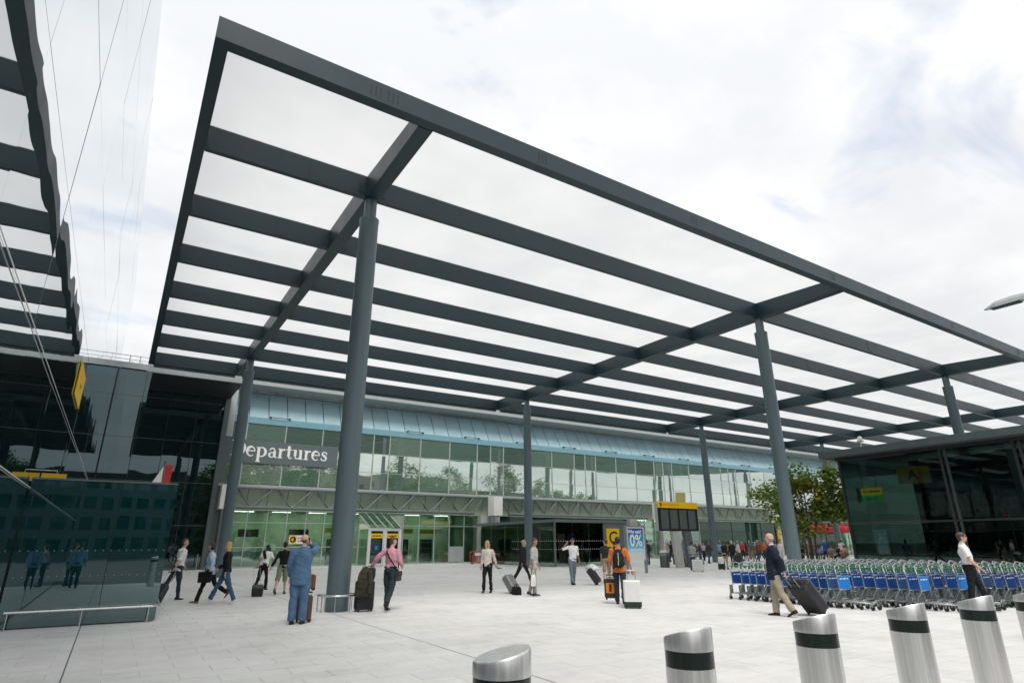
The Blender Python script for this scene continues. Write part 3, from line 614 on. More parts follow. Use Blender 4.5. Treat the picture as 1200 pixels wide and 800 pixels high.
# ------------------------------------------------------------------ glass pavilion on the right
PX = 40.0
pv = thing('glass_pavilion', 'dark glass pavilion with overhanging grey roof edge behind the luggage trolleys', 'pavilion', (PX, 21.7, 0)); PO = Vector((PX, 21.7, 0))
def pbox(name, lo, hi, mat, parent=None):
    b = MB(); b.box(tuple(Vector(lo)-PO), tuple(Vector(hi)-PO)); return b.build(name, M[mat], parent or pv)
ypv = [21.7, 15.7, 12.15, 8.4, 4.8, 1.0]
for a, b_ in zip(ypv[:-1], ypv[1:]):
    for c, d in ((.12, 2.74), (2.86, 6.75)):
        o = pbox('glass_pane', (PX, b_+.05, c), (PX+.03, a-.05, d), 'glass_pav'); 
for y in ypv: pbox('mullion', (PX-.06, y-.07, 0), (PX+.10, y+.07, 6.8), 'black')
for y in ypv[1:-1]: pbox('mullion_fin', (PX-.02, y-.34, 0.1), (PX+.06, y-.20, 6.78), 'dgrey')
pbox('transom', (PX-.05, 1.0, 2.75), (PX+.08, 21.7, 2.85), 'black'); pbox('base_rail', (PX-.07, 1.0, 0), (PX+.1, 21.7, .12), 'black'); pbox('sill_line', (PX+.05, 3, .88), (PX+.5, 20.5, .95), 'lgrey')
pbox('head_beam', (PX-.08, .9, 6.79), (PX+.3, 21.9, 6.98), 'black')
# roof with an overhanging, slightly bowed edge
pr_ = MB(); n = 16; top = []
for i in range(n+1):
    y = .5+i*(22.6-.5)/n; bow = .35*math.sin(math.pi*i/n); top.append((PX-.75-bow-PO.x, y-PO.y))
vs = [(x, y, 6.99) for x, y in top]+[(x, y, 7.40) for x, y in top]+[(14, y, 7.40) for x, y in top]+[(14, y, 6.99) for x, y in top]; fs = []; m_ = n+1
for i in range(n): fs += [(i, i+1, m_+i+1, m_+i), (m_+i, m_+i+1, 2*m_+i+1, 2*m_+i), (3*m_+i, 3*m_+i+1, i+1, i)]
fs += [(n, 3*m_+n, 2*m_+n, m_+n), (0, m_, 2*m_, 3*m_)]
pr_.add(vs, fs); pr_.build('roof', M['pav_roof'], pv)
pbox('gable_pane', (PX+.15, 21.66, .12), (PX+10, 21.7, 6.75), 'glass_pav')
pbox('inner_wall', (PX+3.2, 1, 0), (PX+3.6, 18.9, 6.7), 'interior'); pbox('inner_floor', (PX+.1, 1, .0), (PX+12, 21.6, .03), 'floor_in'); pbox('inner_partition', (PX+1.6, 11.6, 0), (PX+3.2, 13.6, 6.6), 'interior')
cm = thing('dome_camera', 'small dome camera on a bracket above the pavilion roof edge', 'camera', (PX-.9, 19.6, 7.40)); b = MB(); b.tube([(0, 0, 0), (0, 0, .3)], .04, 8); b.cbox((0, 0, .34), (.3, .3, .08)); b.build('bracket', M['lgrey'], cm); b = MB(); b.ell((0, 0, .5), (.16, .16, .18)); b.build('dome', M['white'], cm, smooth=True)
# pavilion signs: way sign backlit, A sign's glow added to make it readable
def lit(name, col, s):
    m = pbr(name, col, .5); b_ = m.node_tree.nodes['Principled BSDF']; b_.inputs['Emission Color'].default_value = (*col, 1); b_.inputs['Emission Strength'].default_value = s; return m
M['amber_glow'] = lit('sign_amber_added_glow', (.45, .22, .03), .12); M['yellow_lit'] = lit('sign_yellow_backlit', (.75, .38, .01), .5); M['green_lit'] = lit('sign_green_backlit', (.03, .30, .08), .5)
sa = thing('gate_sign_a', 'dim amber sign with a black letter A inside the glass pavilion', 'sign', (PX+.75, 17.7, 5.55)); b = MB(); b.box((-.06, -.95, -.5), (0, .85, .5)); b.build('sign_board', M['amber_glow'], sa); lettering('A', .85, M['ink'], sa, (-.065, 0, 0), .004, .01, '-X'); b = MB(); b.tube([(-.03, -.5, .5), (-.03, -.5, 1.0)], .02, 6); b.tube([(-.03, .5, .5), (-.03, .5, 1.0)], .02, 6); b.build('hanger', M['dgrey'], sa)
sg = thing('way_sign', 'hanging sign, orange upper half and green lower half, inside the pavilion', 'sign', (PX+.4, 20.2, 4.5)); b = MB(); b.box((-.05, -.65, .0), (.05, .62, .45)); b.build('orange_half', M['yellow_lit'], sg); b = MB(); b.box((-.051, -.65, -.43), (.051, .62, -.002)); b.build('green_half', M['green_lit'], sg); b = MB(); b.box((-.052, .622, -.45), (.052, .90, .47)); b.build('end_cap', M['lgrey'], sg)
for y in (-.4, .45): b = MB(); b.tube([(0, y, .45), (0, y, 2.25)], .02, 6); b.build('hanger', M['lgrey'], sg)
def print_line(parent, loc, widths, h, mat, face='-Y', name='print_line'):
    b = MB(); x = 0
    for w in widths:
        lo, hi = ((x, -.004, -h/2), (x+w, 0, h/2)) if face == '-Y' else ((-.004, -x-w, -h/2), (0, -x, h/2))
        b.box(lo, hi); x += w+.05
    return b.build(name, M[mat], parent, loc)
print_line(sg, (-.052, .45, .22), (.10, .12, .3, .35), .1, 'ink', '-X'); print_line(sg, (-.053, .45, -.22), (.10, .3, .25), .1, 'letter', '-X')

# ------------------------------------------------------------------ glass vestibule with the C sign
vb = thing('glass_vestibule', 'dark glass entrance box with dotted panes in front of the terminal', 'entrance', (28.2, 37.8, 0)); VO = Vector((28.2, 37.8, 0))
def vbox(name, lo, hi, mat, parent=None):
    b = MB(); b.box(tuple(Vector(lo)-VO), tuple(Vector(hi)-VO)); return b.build(name, M[mat] if isinstance(mat, str) else mat, parent or vb)
for a, b_ in ((28.26, 29.9), (29.95, 31.5), (31.55, 33.0)): vbox('glass_pane', (a, 37.8, .28), (b_, 37.83, 3.2), 'glass_vest')
for a, b_ in ((37.9, 41.2), (41.25, 45.0), (45.05, 49.0)): vbox('side_pane', (28.2, a, .28), (28.23, b_, 3.2), 'glass_vest')
vbox('corner_post', (28.14, 37.74, 0), (28.25, 37.86, 3.25), 'mgrey'); vbox('base_rail', (28.26, 37.74, 0), (33.0, 37.9, .07), 'lgrey'); vbox('base_band', (28.26, 37.79, .07), (33.0, 37.84, .27), 'glass_gf'); vbox('side_band', (28.19, 37.87, 0), (28.24, 49, .27), 'glass_gf')
vbox('roof', (28.1, 37.66, 3.21), (35.55, 50.0, 3.44), 'signgrey'); vbox('sign_wall', (33.01, 37.72, 0), (35.5, 38.1, 3.2), 'signgrey'); vbox('floor', (28.3, 37.9, .0), (35.2, 49.8, .02), 'floor_in'); vbox('inner_wall', (28.4, 44.0, 0), (35.2, 44.2, 3.1), 'interior')
vbox('inner_counter', (30.0, 41.5, 0), (32.5, 42.2, 1.05), 'green_soffit'); vbox('inner_sign', (31.0, 40.5, 2.3), (33.2, 40.55, 2.45), 'orange'); vbox('inner_frame', (32.2, 39.0, 0), (32.3, 39.1, 3.1), 'lgrey')
dm = MB()
for z in (1.25, 1.85):
    x = .12
    while x < 4.75: dm.cbox((x, -.004, z), (.05, .004, .05)); x += .22
    y = .2
    while y < 6: dm.cbox((-.004, y, z), (.004, .05, .05)); y += .3
stuff(dm.build('dot_rows', M['letter'], vb))
sC = thing('gate_sign_c', 'yellow sign with a black letter C on the grey vestibule wall', 'sign', (33.95, 37.66, 1.95)); b = MB(); b.box((-.68, 0, -.85), (.68, .055, .85)); b.build('sign_board', M['yellow'], sC); lettering('C', 1.35, M['ink'], sC, (0, -.006, .1), .005, .012)

# ------------------------------------------------------------------ entrance porch with sloping glass roof
pc = thing('entrance_porch', 'white framed double door porch with sloping glass roof', 'entrance', (17.5, 48.6, 0))
for x in (0, 1.35, 2.7): b = MB(); b.box((x-.07, 0, 0), (x+.07, .12, 2.85)); b.build('door_post', M['white'], pc)
b = MB(); b.box((-.07, -.004, 2.72), (2.77, .125, 2.9)); b.build('lintel', M['white'], pc)
for x in (.07, 1.42):
    b = MB(); b.box((x+.02, .05, .05), (x+1.19, .08, 2.7)); d = b.build('door', M['glass_dark'], pc); b = MB(); b.box((x+.12, .04, 2.15), (x+1.08, .046, 2.5)); b.build('door_sign', M['yellow'], d); print_line(d, (x+.22, .039, 2.32), (.2, .22, .2), .09, 'ink')
    b = MB(); b.box((x+.5, .04, 1.25), (x+.72, .046, 1.55)); b.build('notice', M['trolley_blue2'], d); b = MB(); b.box((x+.02, .03, .05), (x+.1, .085, 2.7)); b.box((x+1.11, .03, .05), (x+1.19, .085, 2.7)); b.box((x+.1, .03, .05), (x+1.11, .085, .2)); b.build('door_frame', M['white'], d)
for k in range(4):
    xa, xb = k*.675+.03, k*.675+.645; b = MB(); b.add([(xa, -.1, 2.92), (xb, -.1, 2.92), (xb-.45, 1.9, 4.15), (xa-.45, 1.9, 4.15), (xa, -.1, 2.96), (xb, -.1, 2.96), (xb-.45, 1.9, 4.19), (xa-.45, 1.9, 4.19)], [(0, 3, 2, 1), (4, 5, 6, 7), (0, 1, 5, 4), (1, 2, 6, 5), (2, 3, 7, 6), (3, 0, 4, 7)]); b.build('roof_pane', M['glass_gf'], pc)
for k in range(5): x = k*.675; b = MB(); b.tube([(x, -.12, 2.95), (x-.45, 1.9, 4.19)], .05, 6); b.build('glazing_bar', M['lgrey'], pc)
for x in (-.05, 2.75): b = MB(); b.box((x-.02, .13, .05), (x+.02, 2.2, 2.85)); b.build('side_pane', M['glass_gf'], pc)
# arrow sign on the terminal glass
sw_ = thing('arrow_sign', 'small sign with yellow arrow disc and red lettering on the terminal glass', 'sign', (12.4, GY-.1, 2.05)); b = MB(); b.box((-.62, 0, -.33), (.7, .04, .33)); b.build('sign_board', M['white'], sw_)
b = MB(); b.box((-.6, -.006, -.3), (-.05, 0, .3)); b.build('yellow_field', M['yellow'], sw_); b = MB(); b.prism([(-.33+.24*math.cos(2*math.pi*k/16), .24*math.sin(2*math.pi*k/16)) for k in range(16)], -.011, -.0065); b.build('disc', M['ink'], sw_); b = MB(); b.prism([(-.5, -.01), (-.3, .15), (-.3, -.15)], -.016, -.0115); b.build('arrow_mark', M['yellow'], sw_)
b = MB(); 
for z in (.1, -.12):
    for k in range(4): b.box((.05+k*.16, -.005, z-.07), (.16+k*.16, -.0005, z+.07))
b.build('red_print', pbr('print_red', (.6, .12, .1), .6), sw_)

# ================================================================== PEOPLE
FAB = {}
def fabric(col, rough=.85):
    k = tuple(round(c, 3) for c in col)
    if k not in FAB: FAB[k] = pbr('cloth_%d' % len(FAB), col, rough, var=.24, vscale=8, bump=.4, bscale=22, spec=.25)
    return FAB[k]
SKIN = {'l': pbr('skin_light', (.56, .34, .25), .5, var=.08, vscale=8), 'm': pbr('skin_mid', (.36, .20, .13), .5, var=.08, vscale=8), 'd': pbr('skin_dark', (.15, .08, .05), .5, var=.08, vscale=8)}
HAIR = {'blond': pbr('hair_blond', (.52, .37, .17), .55, var=.3, vscale=30), 'brown': pbr('hair_brown', (.07, .04, .022), .5, var=.3, vscale=30), 'black': pbr('hair_black', (.014, .011, .010), .45, var=.3, vscale=30), 'grey': pbr('hair_grey', (.34, .33, .31), .6, var=.3, vscale=30), 'white': pbr('hair_white', (.62, .6, .57), .6, var=.2, vscale=30)}
EYE_M = pbr('eye_dark', (.02, .015, .012), .3); LIP_M = pbr('lip', (.30, .10, .085), .5)
TMP = bpy.data.scenes.new('workbench')
def remeshed(mb, mats, voxel, it=4, wrinkle=0.0, seed=0, extra=None, name='mesh'):
    """one continuous skin over overlapping tapered forms"""
    me = bpy.data.meshes.new('tmp'); me.from_pydata([tuple(v) for v in mb.v], [], mb.f); me.update()
    bm = bmesh.new(); bm.from_mesh(me); bmesh.ops.recalc_face_normals(bm, faces=bm.faces); bm.to_mesh(me); bm.free()
    o = bpy.data.objects.new('tmp', me); TMP.collection.objects.link(o)
    m = o.modifiers.new('r', 'REMESH'); m.mode = 'VOXEL'; m.voxel_size = voxel
    s = o.modifiers.new('s', 'SMOOTH'); s.iterations = it; s.factor = .5
    with bpy.context.temp_override(scene=TMP, view_layer=TMP.view_layers[0]): dgp = bpy.context.evaluated_depsgraph_get(); dgp.update()
    r = bpy.data.meshes.new_from_object(o.evaluated_get(dgp))
    bpy.data.objects.remove(o); bpy.data.meshes.remove(me)
    if wrinkle:
        nv = len(r.vertices); co = np.empty(nv*3); no = np.empty(nv*3); r.vertices.foreach_get('co', co); r.vertices.foreach_get('normal', no)
        co = co.reshape(-1, 3); no = no.reshape(-1, 3); rg_ = np.random.RandomState(int(seed*100) % 10000); d = np.zeros(nv)
        for fq, am in ((12, .5), (20, .4), (33, .3), (50, .2)):      # folds: a few warped waves, longer across than along the body
            for _ in range(3): kv = rg_.normal(size=3)*fq*np.array([.7, .7, 1.0]); wv = rg_.normal(size=3)*7; d += am*np.sin(co@kv+1.3*np.sin(co@wv+rg_.rand()*6)+rg_.rand()*6)/1.7
        co += no*(d*wrinkle)[:, None]; r.vertices.foreach_set('co', co.ravel())
    for q in mats: r.materials.append(q)
    if extra:      # (MB, material index) appended unremeshed: fingers, eyes, lips
        bm = bmesh.new(); bm.from_mesh(r)
        for mb2, mi in extra:
            vs = [bm.verts.new(v) for v in mb2.v]
            for f in mb2.f:
                try: fc = bm.faces.new([vs[i] for i in f]); fc.material_index = mi
                except ValueError: pass
        bm.to_mesh(r); bm.free()
    r.polygons.foreach_set('use_smooth', [True]*len(r.polygons)); r.update(); r.name = name; return r
def ell_ring(c, ax, ay, rx, ry, n=16):
    return [c+ax*(rx*math.cos(2*math.pi*k/n))+ay*(ry*math.sin(2*math.pi*k/n)) for k in range(n)]
def ik(S_, T_, a, b, pole):
    d = T_-S_; D = min(d.length, (a+b)*.995); d = d.normalized(); x = (a*a-b*b+D*D)/(2*D); h = math.sqrt(max(0, a*a-x*x))
    p = pole-d*pole.dot(d); p = p.normalized() if p.length > 1e-6 else d.orthogonal().normalized()
    return S_+d*x+p*h, S_+d*D
def person(label, pos, phi, h=1.75, top=(.5, .5, .5), bottom=(.03, .03, .035), skin='l', hair=('short', 'brown'), legs=(18, -16, 6, 22), arms=None, lean=3, head=(0, 0), female=False, fat=1.0,
           top_kind='shirt', sleeve='long', bottom_kind='trousers', shoe=(.02, .02, .02), voxel=.017, sit=False, hands=None, twist=0, group=None, glasses=False, collar=None, tie=None, wide=1.0, belt=False):
    """facing local +Y; legs=(swing right, swing left, knee right, knee left); arms=((swing, abduct, elbow) right, left); hands={side: target}"""
    v = Vector((pos[0], pos[1])).normalized(); rt = Vector((v.y, -v.x)); f = v*math.cos(R_(phi))+rt*math.sin(R_(phi))
    P = thing('person', label, 'person', (pos[0], pos[1], pos[2] if len(pos) > 2 else 0), math.atan2(-f.x, f.y), group)
    k = h/1.75; sk = SKIN[skin]; sd = random.random()*50
    Lm = Matrix.Rotation(R_(-lean), 3, 'X'); Tw = Matrix.Rotation(R_(twist), 3, 'Z')
    sh = (.165 if female else .19)*(.5+.5*fat); hipw = .09*k*(.6+.4*fat)
    # legs first, so the figure stands on its lower sole
    def leg_pts(sw, kn, side, pel):
        hp = pel+Vector((side*hipw, 0, -.03*k)); a = R_(sw); kne = hp+Vector((side*.012, math.sin(a), -math.cos(a)))*.435*k
        b_ = R_(sw-kn); ank = kne+Vector((0, math.sin(b_), -math.cos(b_)))*.42*k
        fp = 0 if abs(sw-kn) < 14 else ((sw-kn)*.85 if sw-kn < 0 else (sw-kn)*.45)
        if sit: fp = 0
        return hp, kne, ank, R_(fp)
    pel0 = Vector((0, 0, .95*k)); LR = leg_pts(legs[0], legs[2], 1, pel0); LL = leg_pts(legs[1], legs[3], -1, pel0)
    def sole(Lg):
        hp, kn, an, fp = Lg; F = Matrix.Rotation(fp, 3, 'X'); return min((an+F@Vector((0, .17*k, -.085*k))).z, (an+F@Vector((0, -.07*k, -.085*k))).z)
    dz = -min(sole(LR), sole(LL)); up = Vector((0, 0, dz)); pel = pel0+up; legsP = [tuple(q+up if isinstance(q, Vector) else q for q in Lg) for Lg in (LR, LL)]
    def sp(x, y, z): return pel+Tw@(Lm@Vector((x*k, y*k, z*k)))
    ax, ay = Tw@(Lm@Vector((1, 0, 0))), Tw@(Lm@Vector((0, 1, 0)))
    fw = (.9 if female else 1.0)
    TR = [(-.10, .125, .095, 0), (-.02, .168, .118, -.01), (.08, .155*(1 if fat > 1.05 else .97), .11, 0), (.18, .140*fw, .102, .005), (.30, .160*fw, .115, .005), (.42, .172*fw, .112, -.005), (.49, .150*fw, .088, -.01), (.535, .085, .065, -.01)]
    def torso_rings(pad, z0, z1, hem=None):
        zs = [z0]+[t[0] for t in TR if z0+.03 < t[0] < z1-.02]+[z1]; rings = []
        for z in zs:
            for (a, b_) in zip(TR[:-1], TR[1:]):
                if a[0] <= z <= b_[0]: u = (z-a[0])/(b_[0]-a[0]); w = [a[i]+u*(b_[i]-a[i]) for i in (1, 2, 3)]; break
            else: w = list(TR[0][1:]) if z < TR[0][0] else list(TR[-1][1:])
            belly = (fat-1)*1.1*max(0, 1-abs(z-.12)/.25)
            if z < TR[0][0]: w[0], w[1] = .168+(TR[0][0]-z)*.05, .125
            elif z < .02 and hem: w[0], w[1] = max(w[0], .166), max(w[1], .12)
            rings.append(ell_ring(sp(0, w[2]+belly*.06, z), ax, ay, (w[0]*(.55+.45*fat)+pad)*k, (w[1]*(.45+.55*fat)+belly*.08+pad)*k))
        return rings
    nb = sp(0, -.012, .54); shd = {1: sp(sh, -.01, .47), -1: sp(-sh, -.01, .47)}
    arms = arms or ((-14, 6, 14), (16, 6, 18)); AR = {}
    for s, A in ((1, arms[0]), (-1, arms[1])):
        Sx = shd[s]
        if hands and s in hands:
            el, wr = ik(Sx, Vector(hands[s])*k if len(hands[s]) == 3 else Vector(hands[s][:3])*k, .285*k, .255*k, Tw@Vector((s*.5, -.9, -.25)) if len(hands[s]) == 3 else Vector(hands[s][3:]))
        else:
            sw, ab, eb = A[:3]; inn = A[3] if len(A) > 3 else 0
            Mx = Tw@Matrix.Rotation(R_(-s*ab), 3, 'Y')@Matrix.Rotation(R_(sw), 3, 'X'); el = Sx+Mx@Vector((0, 0, -.285*k))
            Me = Tw@Matrix.Rotation(R_(-s*ab), 3, 'Y')@Matrix.Rotation(R_(s*inn), 3, 'Z')@Matrix.Rotation(R_(sw+eb), 3, 'X'); wr = el+Me@Vector((0, 0, -.255*k))
        AR[s] = (Sx, el, wr)
    Hm = Tw@Lm@Matrix.Rotation(R_(head[0]), 3, 'Z')@Matrix.Rotation(R_(lean-head[1]), 3, 'X'); hc = nb+(Tw@Lm)@Vector((0, .02*k, .06*k))+Hm@Vector((0, .018*k, .125*k))
    hk = k*1.0
    # ---- body: one continuous surface
    b = MB(); b.loft(torso_rings(-.014, -.10, .535))
    for (hp, kn, an, fp) in legsP:
        b.tube([hp+Vector((0, 0, .04)), hp.lerp(kn, .4), kn, kn.lerp(an, .35), an], [.078*k, .066*k, .048*k, .052*k, .036*k], 12)
        F = Matrix.Rotation(fp, 3, 'X'); b.ell(an+F@Vector((0, .035*k, -.05*k)), (.028*k, .085*k, .022*k), F)
    ex = MB(); ftm = MB()
    for s in (1, -1):
        Sx, el, wr = AR[s]; b.ell(Sx, (.046*k,)*3); b.tube([Sx, Sx.lerp(el, .5), el, el.lerp(wr, .35), wr], [.043*k, .042*k, .038*k, .038*k, .027*k], 10)
        d = (wr-el).normalized(); sidev = d.cross(ay if abs(d.dot(ay)) < .8 else ax).normalized(); nrm = d.cross(sidev)
        Mh = Matrix((sidev, nrm, d)).transposed(); pc_ = wr+d*.052*k; b.ell(pc_, (.040*k, .020*k, .058*k), Mh)
        for i, ln in enumerate((.070, .078, .072, .055)):      # four unequal fingers, slightly curled
            o_ = wr+d*.092*k+sidev*(.030-.020*i)*k; m1 = o_+d*ln*.45*k+nrm*.010*k; m2 = m1+d*ln*.32*k+nrm*.028*k; ftm.tube([o_-d*.02*k, o_, m1, m2], [.0095*k, .0095*k, .0088*k, .0075*k], 6)
        o_ = wr+d*.03*k+sidev*.034*k; ftm.tube([o_, o_+(d*.6+sidev*.7).normalized()*.035*k, o_+(d*.6+sidev*.7).normalized()*.035*k+(d+nrm*.3).normalized()*.032*k], [.012*k, .011*k, .009*k], 6)
    b.tube([nb-(Tw@Lm)@Vector((0, 0, .03*k)), nb+(Tw@Lm)@Vector((0, .02*k, .10*k))], [.062*k, .052*k], 10)
    hp_ = lambda x, y, z: hc+Hm@Vector((x*hk, y*hk, z*hk))
    b.ell(hp_(0, -.012, .02), (.076*hk, .096*hk, .092*hk), Hm, 14, 10); b.ell(hp_(0, .028, -.05), (.056*hk, .062*hk, .068*hk), Hm, 12, 8); b.ell(hp_(0, .092, -.012), (.013*hk, .022*hk, .024*hk), Hm)
    for s in (1, -1): b.ell(hp_(s*.074, -.008, -.008), (.012*hk, .02*hk, .032*hk), Hm)
    eyes = MB(); lips = MB()
    for s in (1, -1): eyes.ell(hp_(s*.030, .079, .012), (.013*hk, .008*hk, .006*hk), Hm, 8, 6); eyes.ell(hp_(s*.031, .083, .031), (.018*hk, .006*hk, .004*hk), Hm, 8, 4)
    lips.ell(hp_(0, .084, -.060), (.022*hk, .008*hk, .007*hk), Hm, 8, 6)
    obj('body', remeshed(b, [sk, EYE_M, LIP_M], voxel*.85, 3, extra=[(ftm, 0), (eyes, 1), (lips, 2)], name='body'), P)
    # ---- hair
    kind, hcol = hair; hb = MB()
    if kind == 'bald': hb.ell(hp_(0, -.040, -.018), (.079*hk, .066*hk, .046*hk), Hm)
    elif kind != 'none':
        hb.ell(hp_(0, -.022, .032), (.084*hk, .098*hk, .094*hk), Hm); hb.ell(hp_(0, -.045, -.02), (.078*hk, .066*hk, .07*hk), Hm)
        if kind == 'long':
            hb.ell(hp_(0, -.055, -.10), (.088*hk, .055*hk, .13*hk), Hm)
            for s in (1, -1): hb.ell(hp_(s*.075, -.01, -.08), (.025*hk, .045*hk, .11*hk), Hm)
        if kind == 'bob':
            hb.ell(hp_(0, -.035, -.03), (.100*hk, .085*hk, .095*hk), Hm)
        if kind == 'bun': hb.ell(hp_(0, -.10, .09), (.05*hk, .05*hk, .05*hk), Hm)
        if kind == 'curly': hb.ell(hp_(0, -.03, .02), (.115*hk, .115*hk, .11*hk), Hm)
    if hb.v: obj('hair', remeshed(hb, [HAIR[hcol]], voxel*.75, 2, .006 if kind != 'curly' else .018, sd, name='hair'), P)
    if glasses:
        gm = MB()
        for s in (1, -1): gm.ell(hp_(s*.033, .090, .010), (.026*hk, .008*hk, .018*hk), Hm, 10, 6); gm.tube([hp_(s*.055, .085, .014), hp_(s*.078, .0, .012)], .004*hk, 5)
        gm.tube([hp_(-.01, .094, .014), hp_(.01, .094, .014)], .004*hk, 5); obj('sunglasses', gm.mesh('sunglasses', M['black'], True), P)
    # ---- top
    pad = {'shirt': .014, 'tee': .013, 'jacket': .030, 'tucked': .016}[top_kind]; hem = {'shirt': -.13, 'tee': -.06, 'jacket': -.20, 'tucked': .05}[top_kind]
    c = MB(); c.loft(torso_rings(pad, hem, .53, True))
    for s in (1, -1):
        Sx, el, wr = AR[s]; p2 = pad*.85
        c.ell(Sx+Vector((-s*.01, 0, 0)), ((.064+p2)*k, (.062+p2)*k, (.060+p2*.6)*k))
        if sleeve == 'long': c.tube([Sx, Sx.lerp(el, .5), el, el.lerp(wr, .5), el.lerp(wr, .94)], [(.056+p2)*k, (.053+p2)*k, (.045+p2)*k, (.042+p2)*k, (.034+p2)*k], 12)
        elif sleeve == 'half': c.tube([Sx, Sx.lerp(el, .5), el, el.lerp(wr, .12)], [(.058+p2)*k, (.056+p2)*k, (.050+p2)*k, (.050+p2)*k], 12)
        elif sleeve == 'short': c.tube([Sx, Sx.lerp(el, .4), Sx.lerp(el, .75)], [(.058+p2)*k, (.058+p2)*k, (.062+p2)*k], 12)
    c.tube([sp(0, -.012, .50), sp(0, -.006, .575)], [.072*k, .064*k], 12)
    nm = 'jacket' if top_kind == 'jacket' else 'shirt'
    to = obj(nm, remeshed(c, [fabric(top)], voxel, 2, .013, sd, name=nm), P)
    if collar is not None:
        cm_ = MB(); cm_.tube([sp(0, -.006, .56), sp(0, .004, .592)], [.066*k, .056*k], 14); obj('collar', cm_.mesh('collar', fabric(collar), True), to)
    # ---- bottom
    t = MB(); wz = .08 if top_kind == 'tucked' else .05
    if bottom_kind == 'skirt':
        t.loft([ell_ring(sp(0, 0, z), ax, ay, rx*k, ry*k) for z, rx, ry in ((.08, .16, .115), (-.05, .185, .135), (-.45, .22, .18))])
    else:
        t.loft(torso_rings(.016, -.10, wz))
        for (hp, kn, an, fp) in legsP:
            e_ = 1.0 if bottom_kind == 'trousers' else .12
            if bottom_kind == 'trousers': t.tube([hp+Vector((0, 0, .05)), hp.lerp(kn, .45), kn, kn.lerp(an, .5), kn.lerp(an, .99)+Vector((0, 0, -.02))], [.102*k, .090*wide*k, .070*wide*k, .066*wide*k, .066*wide*k], 12)
            else: t.tube([hp+Vector((0, 0, .05)), hp.lerp(kn, .45), kn, kn.lerp(an, .16)], [.102*k, .096*k, .086*k, .084*k], 12)
    nm = {'trousers': 'trousers', 'shorts': 'shorts', 'skirt': 'skirt'}[bottom_kind]
    obj(nm, remeshed(t, [fabric(bottom)], voxel, 2, .012, sd+9, name=nm), P)
    if belt or top_kind == 'tucked':
        bl = MB(); bl.loft([ell_ring(sp(0, .0, z), ax, ay, (.160*(.55+.45*fat)+.016)*k, (.112*(.45+.55*fat)+(fat-1)*.075+.018)*k, 20) for z in (.055, .095)], False); obj('belt', bl.mesh('belt', fabric((.02, .016, .014)), True), P)
    for (hp, kn, an, fp) in legsP:
        F = Matrix.Rotation(fp, 3, 'X'); s_ = MB(); fx = lambda x, y, z: an+F@Vector((x*k, y*k, z*k)); rings = []
        for y, w, zt in ((-.075, .022, -.03), (-.055, .036, .012), (.0, .040, .012), (.06, .043, -.025), (.12, .045, -.042), (.165, .036, -.052), (.185, .018, -.062)):
            rings.append([fx(-w, y, -.085), fx(w, y, -.085), fx(w*1.02, y, (-.085+zt)/2), fx(w*.6, y, zt), fx(-w*.6, y, zt), fx(-w*1.02, y, (-.085+zt)/2)])
        s_.loft(rings); obj('shoe', s_.mesh('shoe', fabric(shoe, .45), 'auto'), P)
    mw_ = Matrix.Translation(P.location)@Matrix.Rotation(P.rotation_euler.z, 4, 'Z')
    return dict(o=P, hand={s: mw_@(AR[s][2]+(AR[s][2]-AR[s][1]).normalized()*.085*k) for s in (1, -1)}, sp=lambda x, y, z: mw_@sp(x, y, z), mw=mw_, k=k)

# ================================================================== LUGGAGE
def suitcase(label, base, size, col, handle_to=None, tilt_dir=None, tilt=0, trim=(.02, .02, .02), ext=.38, rough=.55, ribs=True, rz=0.0, cat='suitcase', top_bag=None):
    """wheels at the local origin; tilts about the wheels towards +Y (handle side)"""
    w, d, h = size
    o = thing('suitcase', label, cat, base, rz); T = Matrix.Rotation(R_(-tilt), 3, 'X')
    m = pbr('case_%s' % '_'.join('%d' % (c*1000) for c in col)+str(rough), col, rough, var=.08, vscale=5, bump=.08, bscale=30); tm = fabric(trim, .6)
    def add(mb, name, mat, parent=None, sm=False):
        mb.v = [T@Vector(v) for v in mb.v]; return mb.build(name, mat, parent or o, smooth=sm)
    zo = .045
    b = MB(); b.rbox((-w/2, -d, zo), (w/2, -.01, zo+h), .035); sh = add(b, 'shell', m)
    if ribs:
        for i in range(5): b = MB(); x = -w/2+w*(i+.9)/5.8; b.rbox((x-.012, -d-.012, zo+.06), (x+.012, -d+.002, zo+h-.06), .004); add(b, 'rib', m, sh)
    b = MB(); b.rbox((-w/2-.004, -d*.48-.02, zo+.02), (w/2+.004, -d*.48, zo+h+.004), .009); add(b, 'zip_band', tm, sh)
    b = MB(); b.tube([(-.08, -d*.6, zo+h-.01), (-.07, -d*.6, zo+h+.035), (.07, -d*.6, zo+h+.035), (.08, -d*.6, zo+h-.01)], .012, 6); add(b, 'carry_handle', tm, sh)
    if ext:
        b = MB(); 
        for s in (-1, 1): b.tube([(s*.11, -.04, zo+h-.02), (s*.11, -.04, zo+h+ext)], .009, 6)
        hd = add(b, 'pull_handle', M['galv']); b = MB(); b.tube([(-.125, -.04, zo+h+ext), (.125, -.04, zo+h+ext)], .016, 8); add(b, 'grip', tm, hd)
    for s in (-1, 1):
        b = MB(); b.lathe([(.012, -.018), (.042, -.018), (.045, 0), (.042, .018), (.012, .018)], 14); b.v = [(v[2]+s*(w/2-.05), v[0]-.05, v[1]+.045) for v in b.v]; add(b, 'wheel', M['rubber'])
    for s in (-1, 1): b = MB(); b.box((s*(w/2-.05)-.02, -d+.03, 0), (s*(w/2-.05)+.02, -d+.06, zo+.01)); add(b, 'foot', M['rubber'])
    o.location.z += .045-(T@Vector((0, -.05, .045))).z
    return o, T
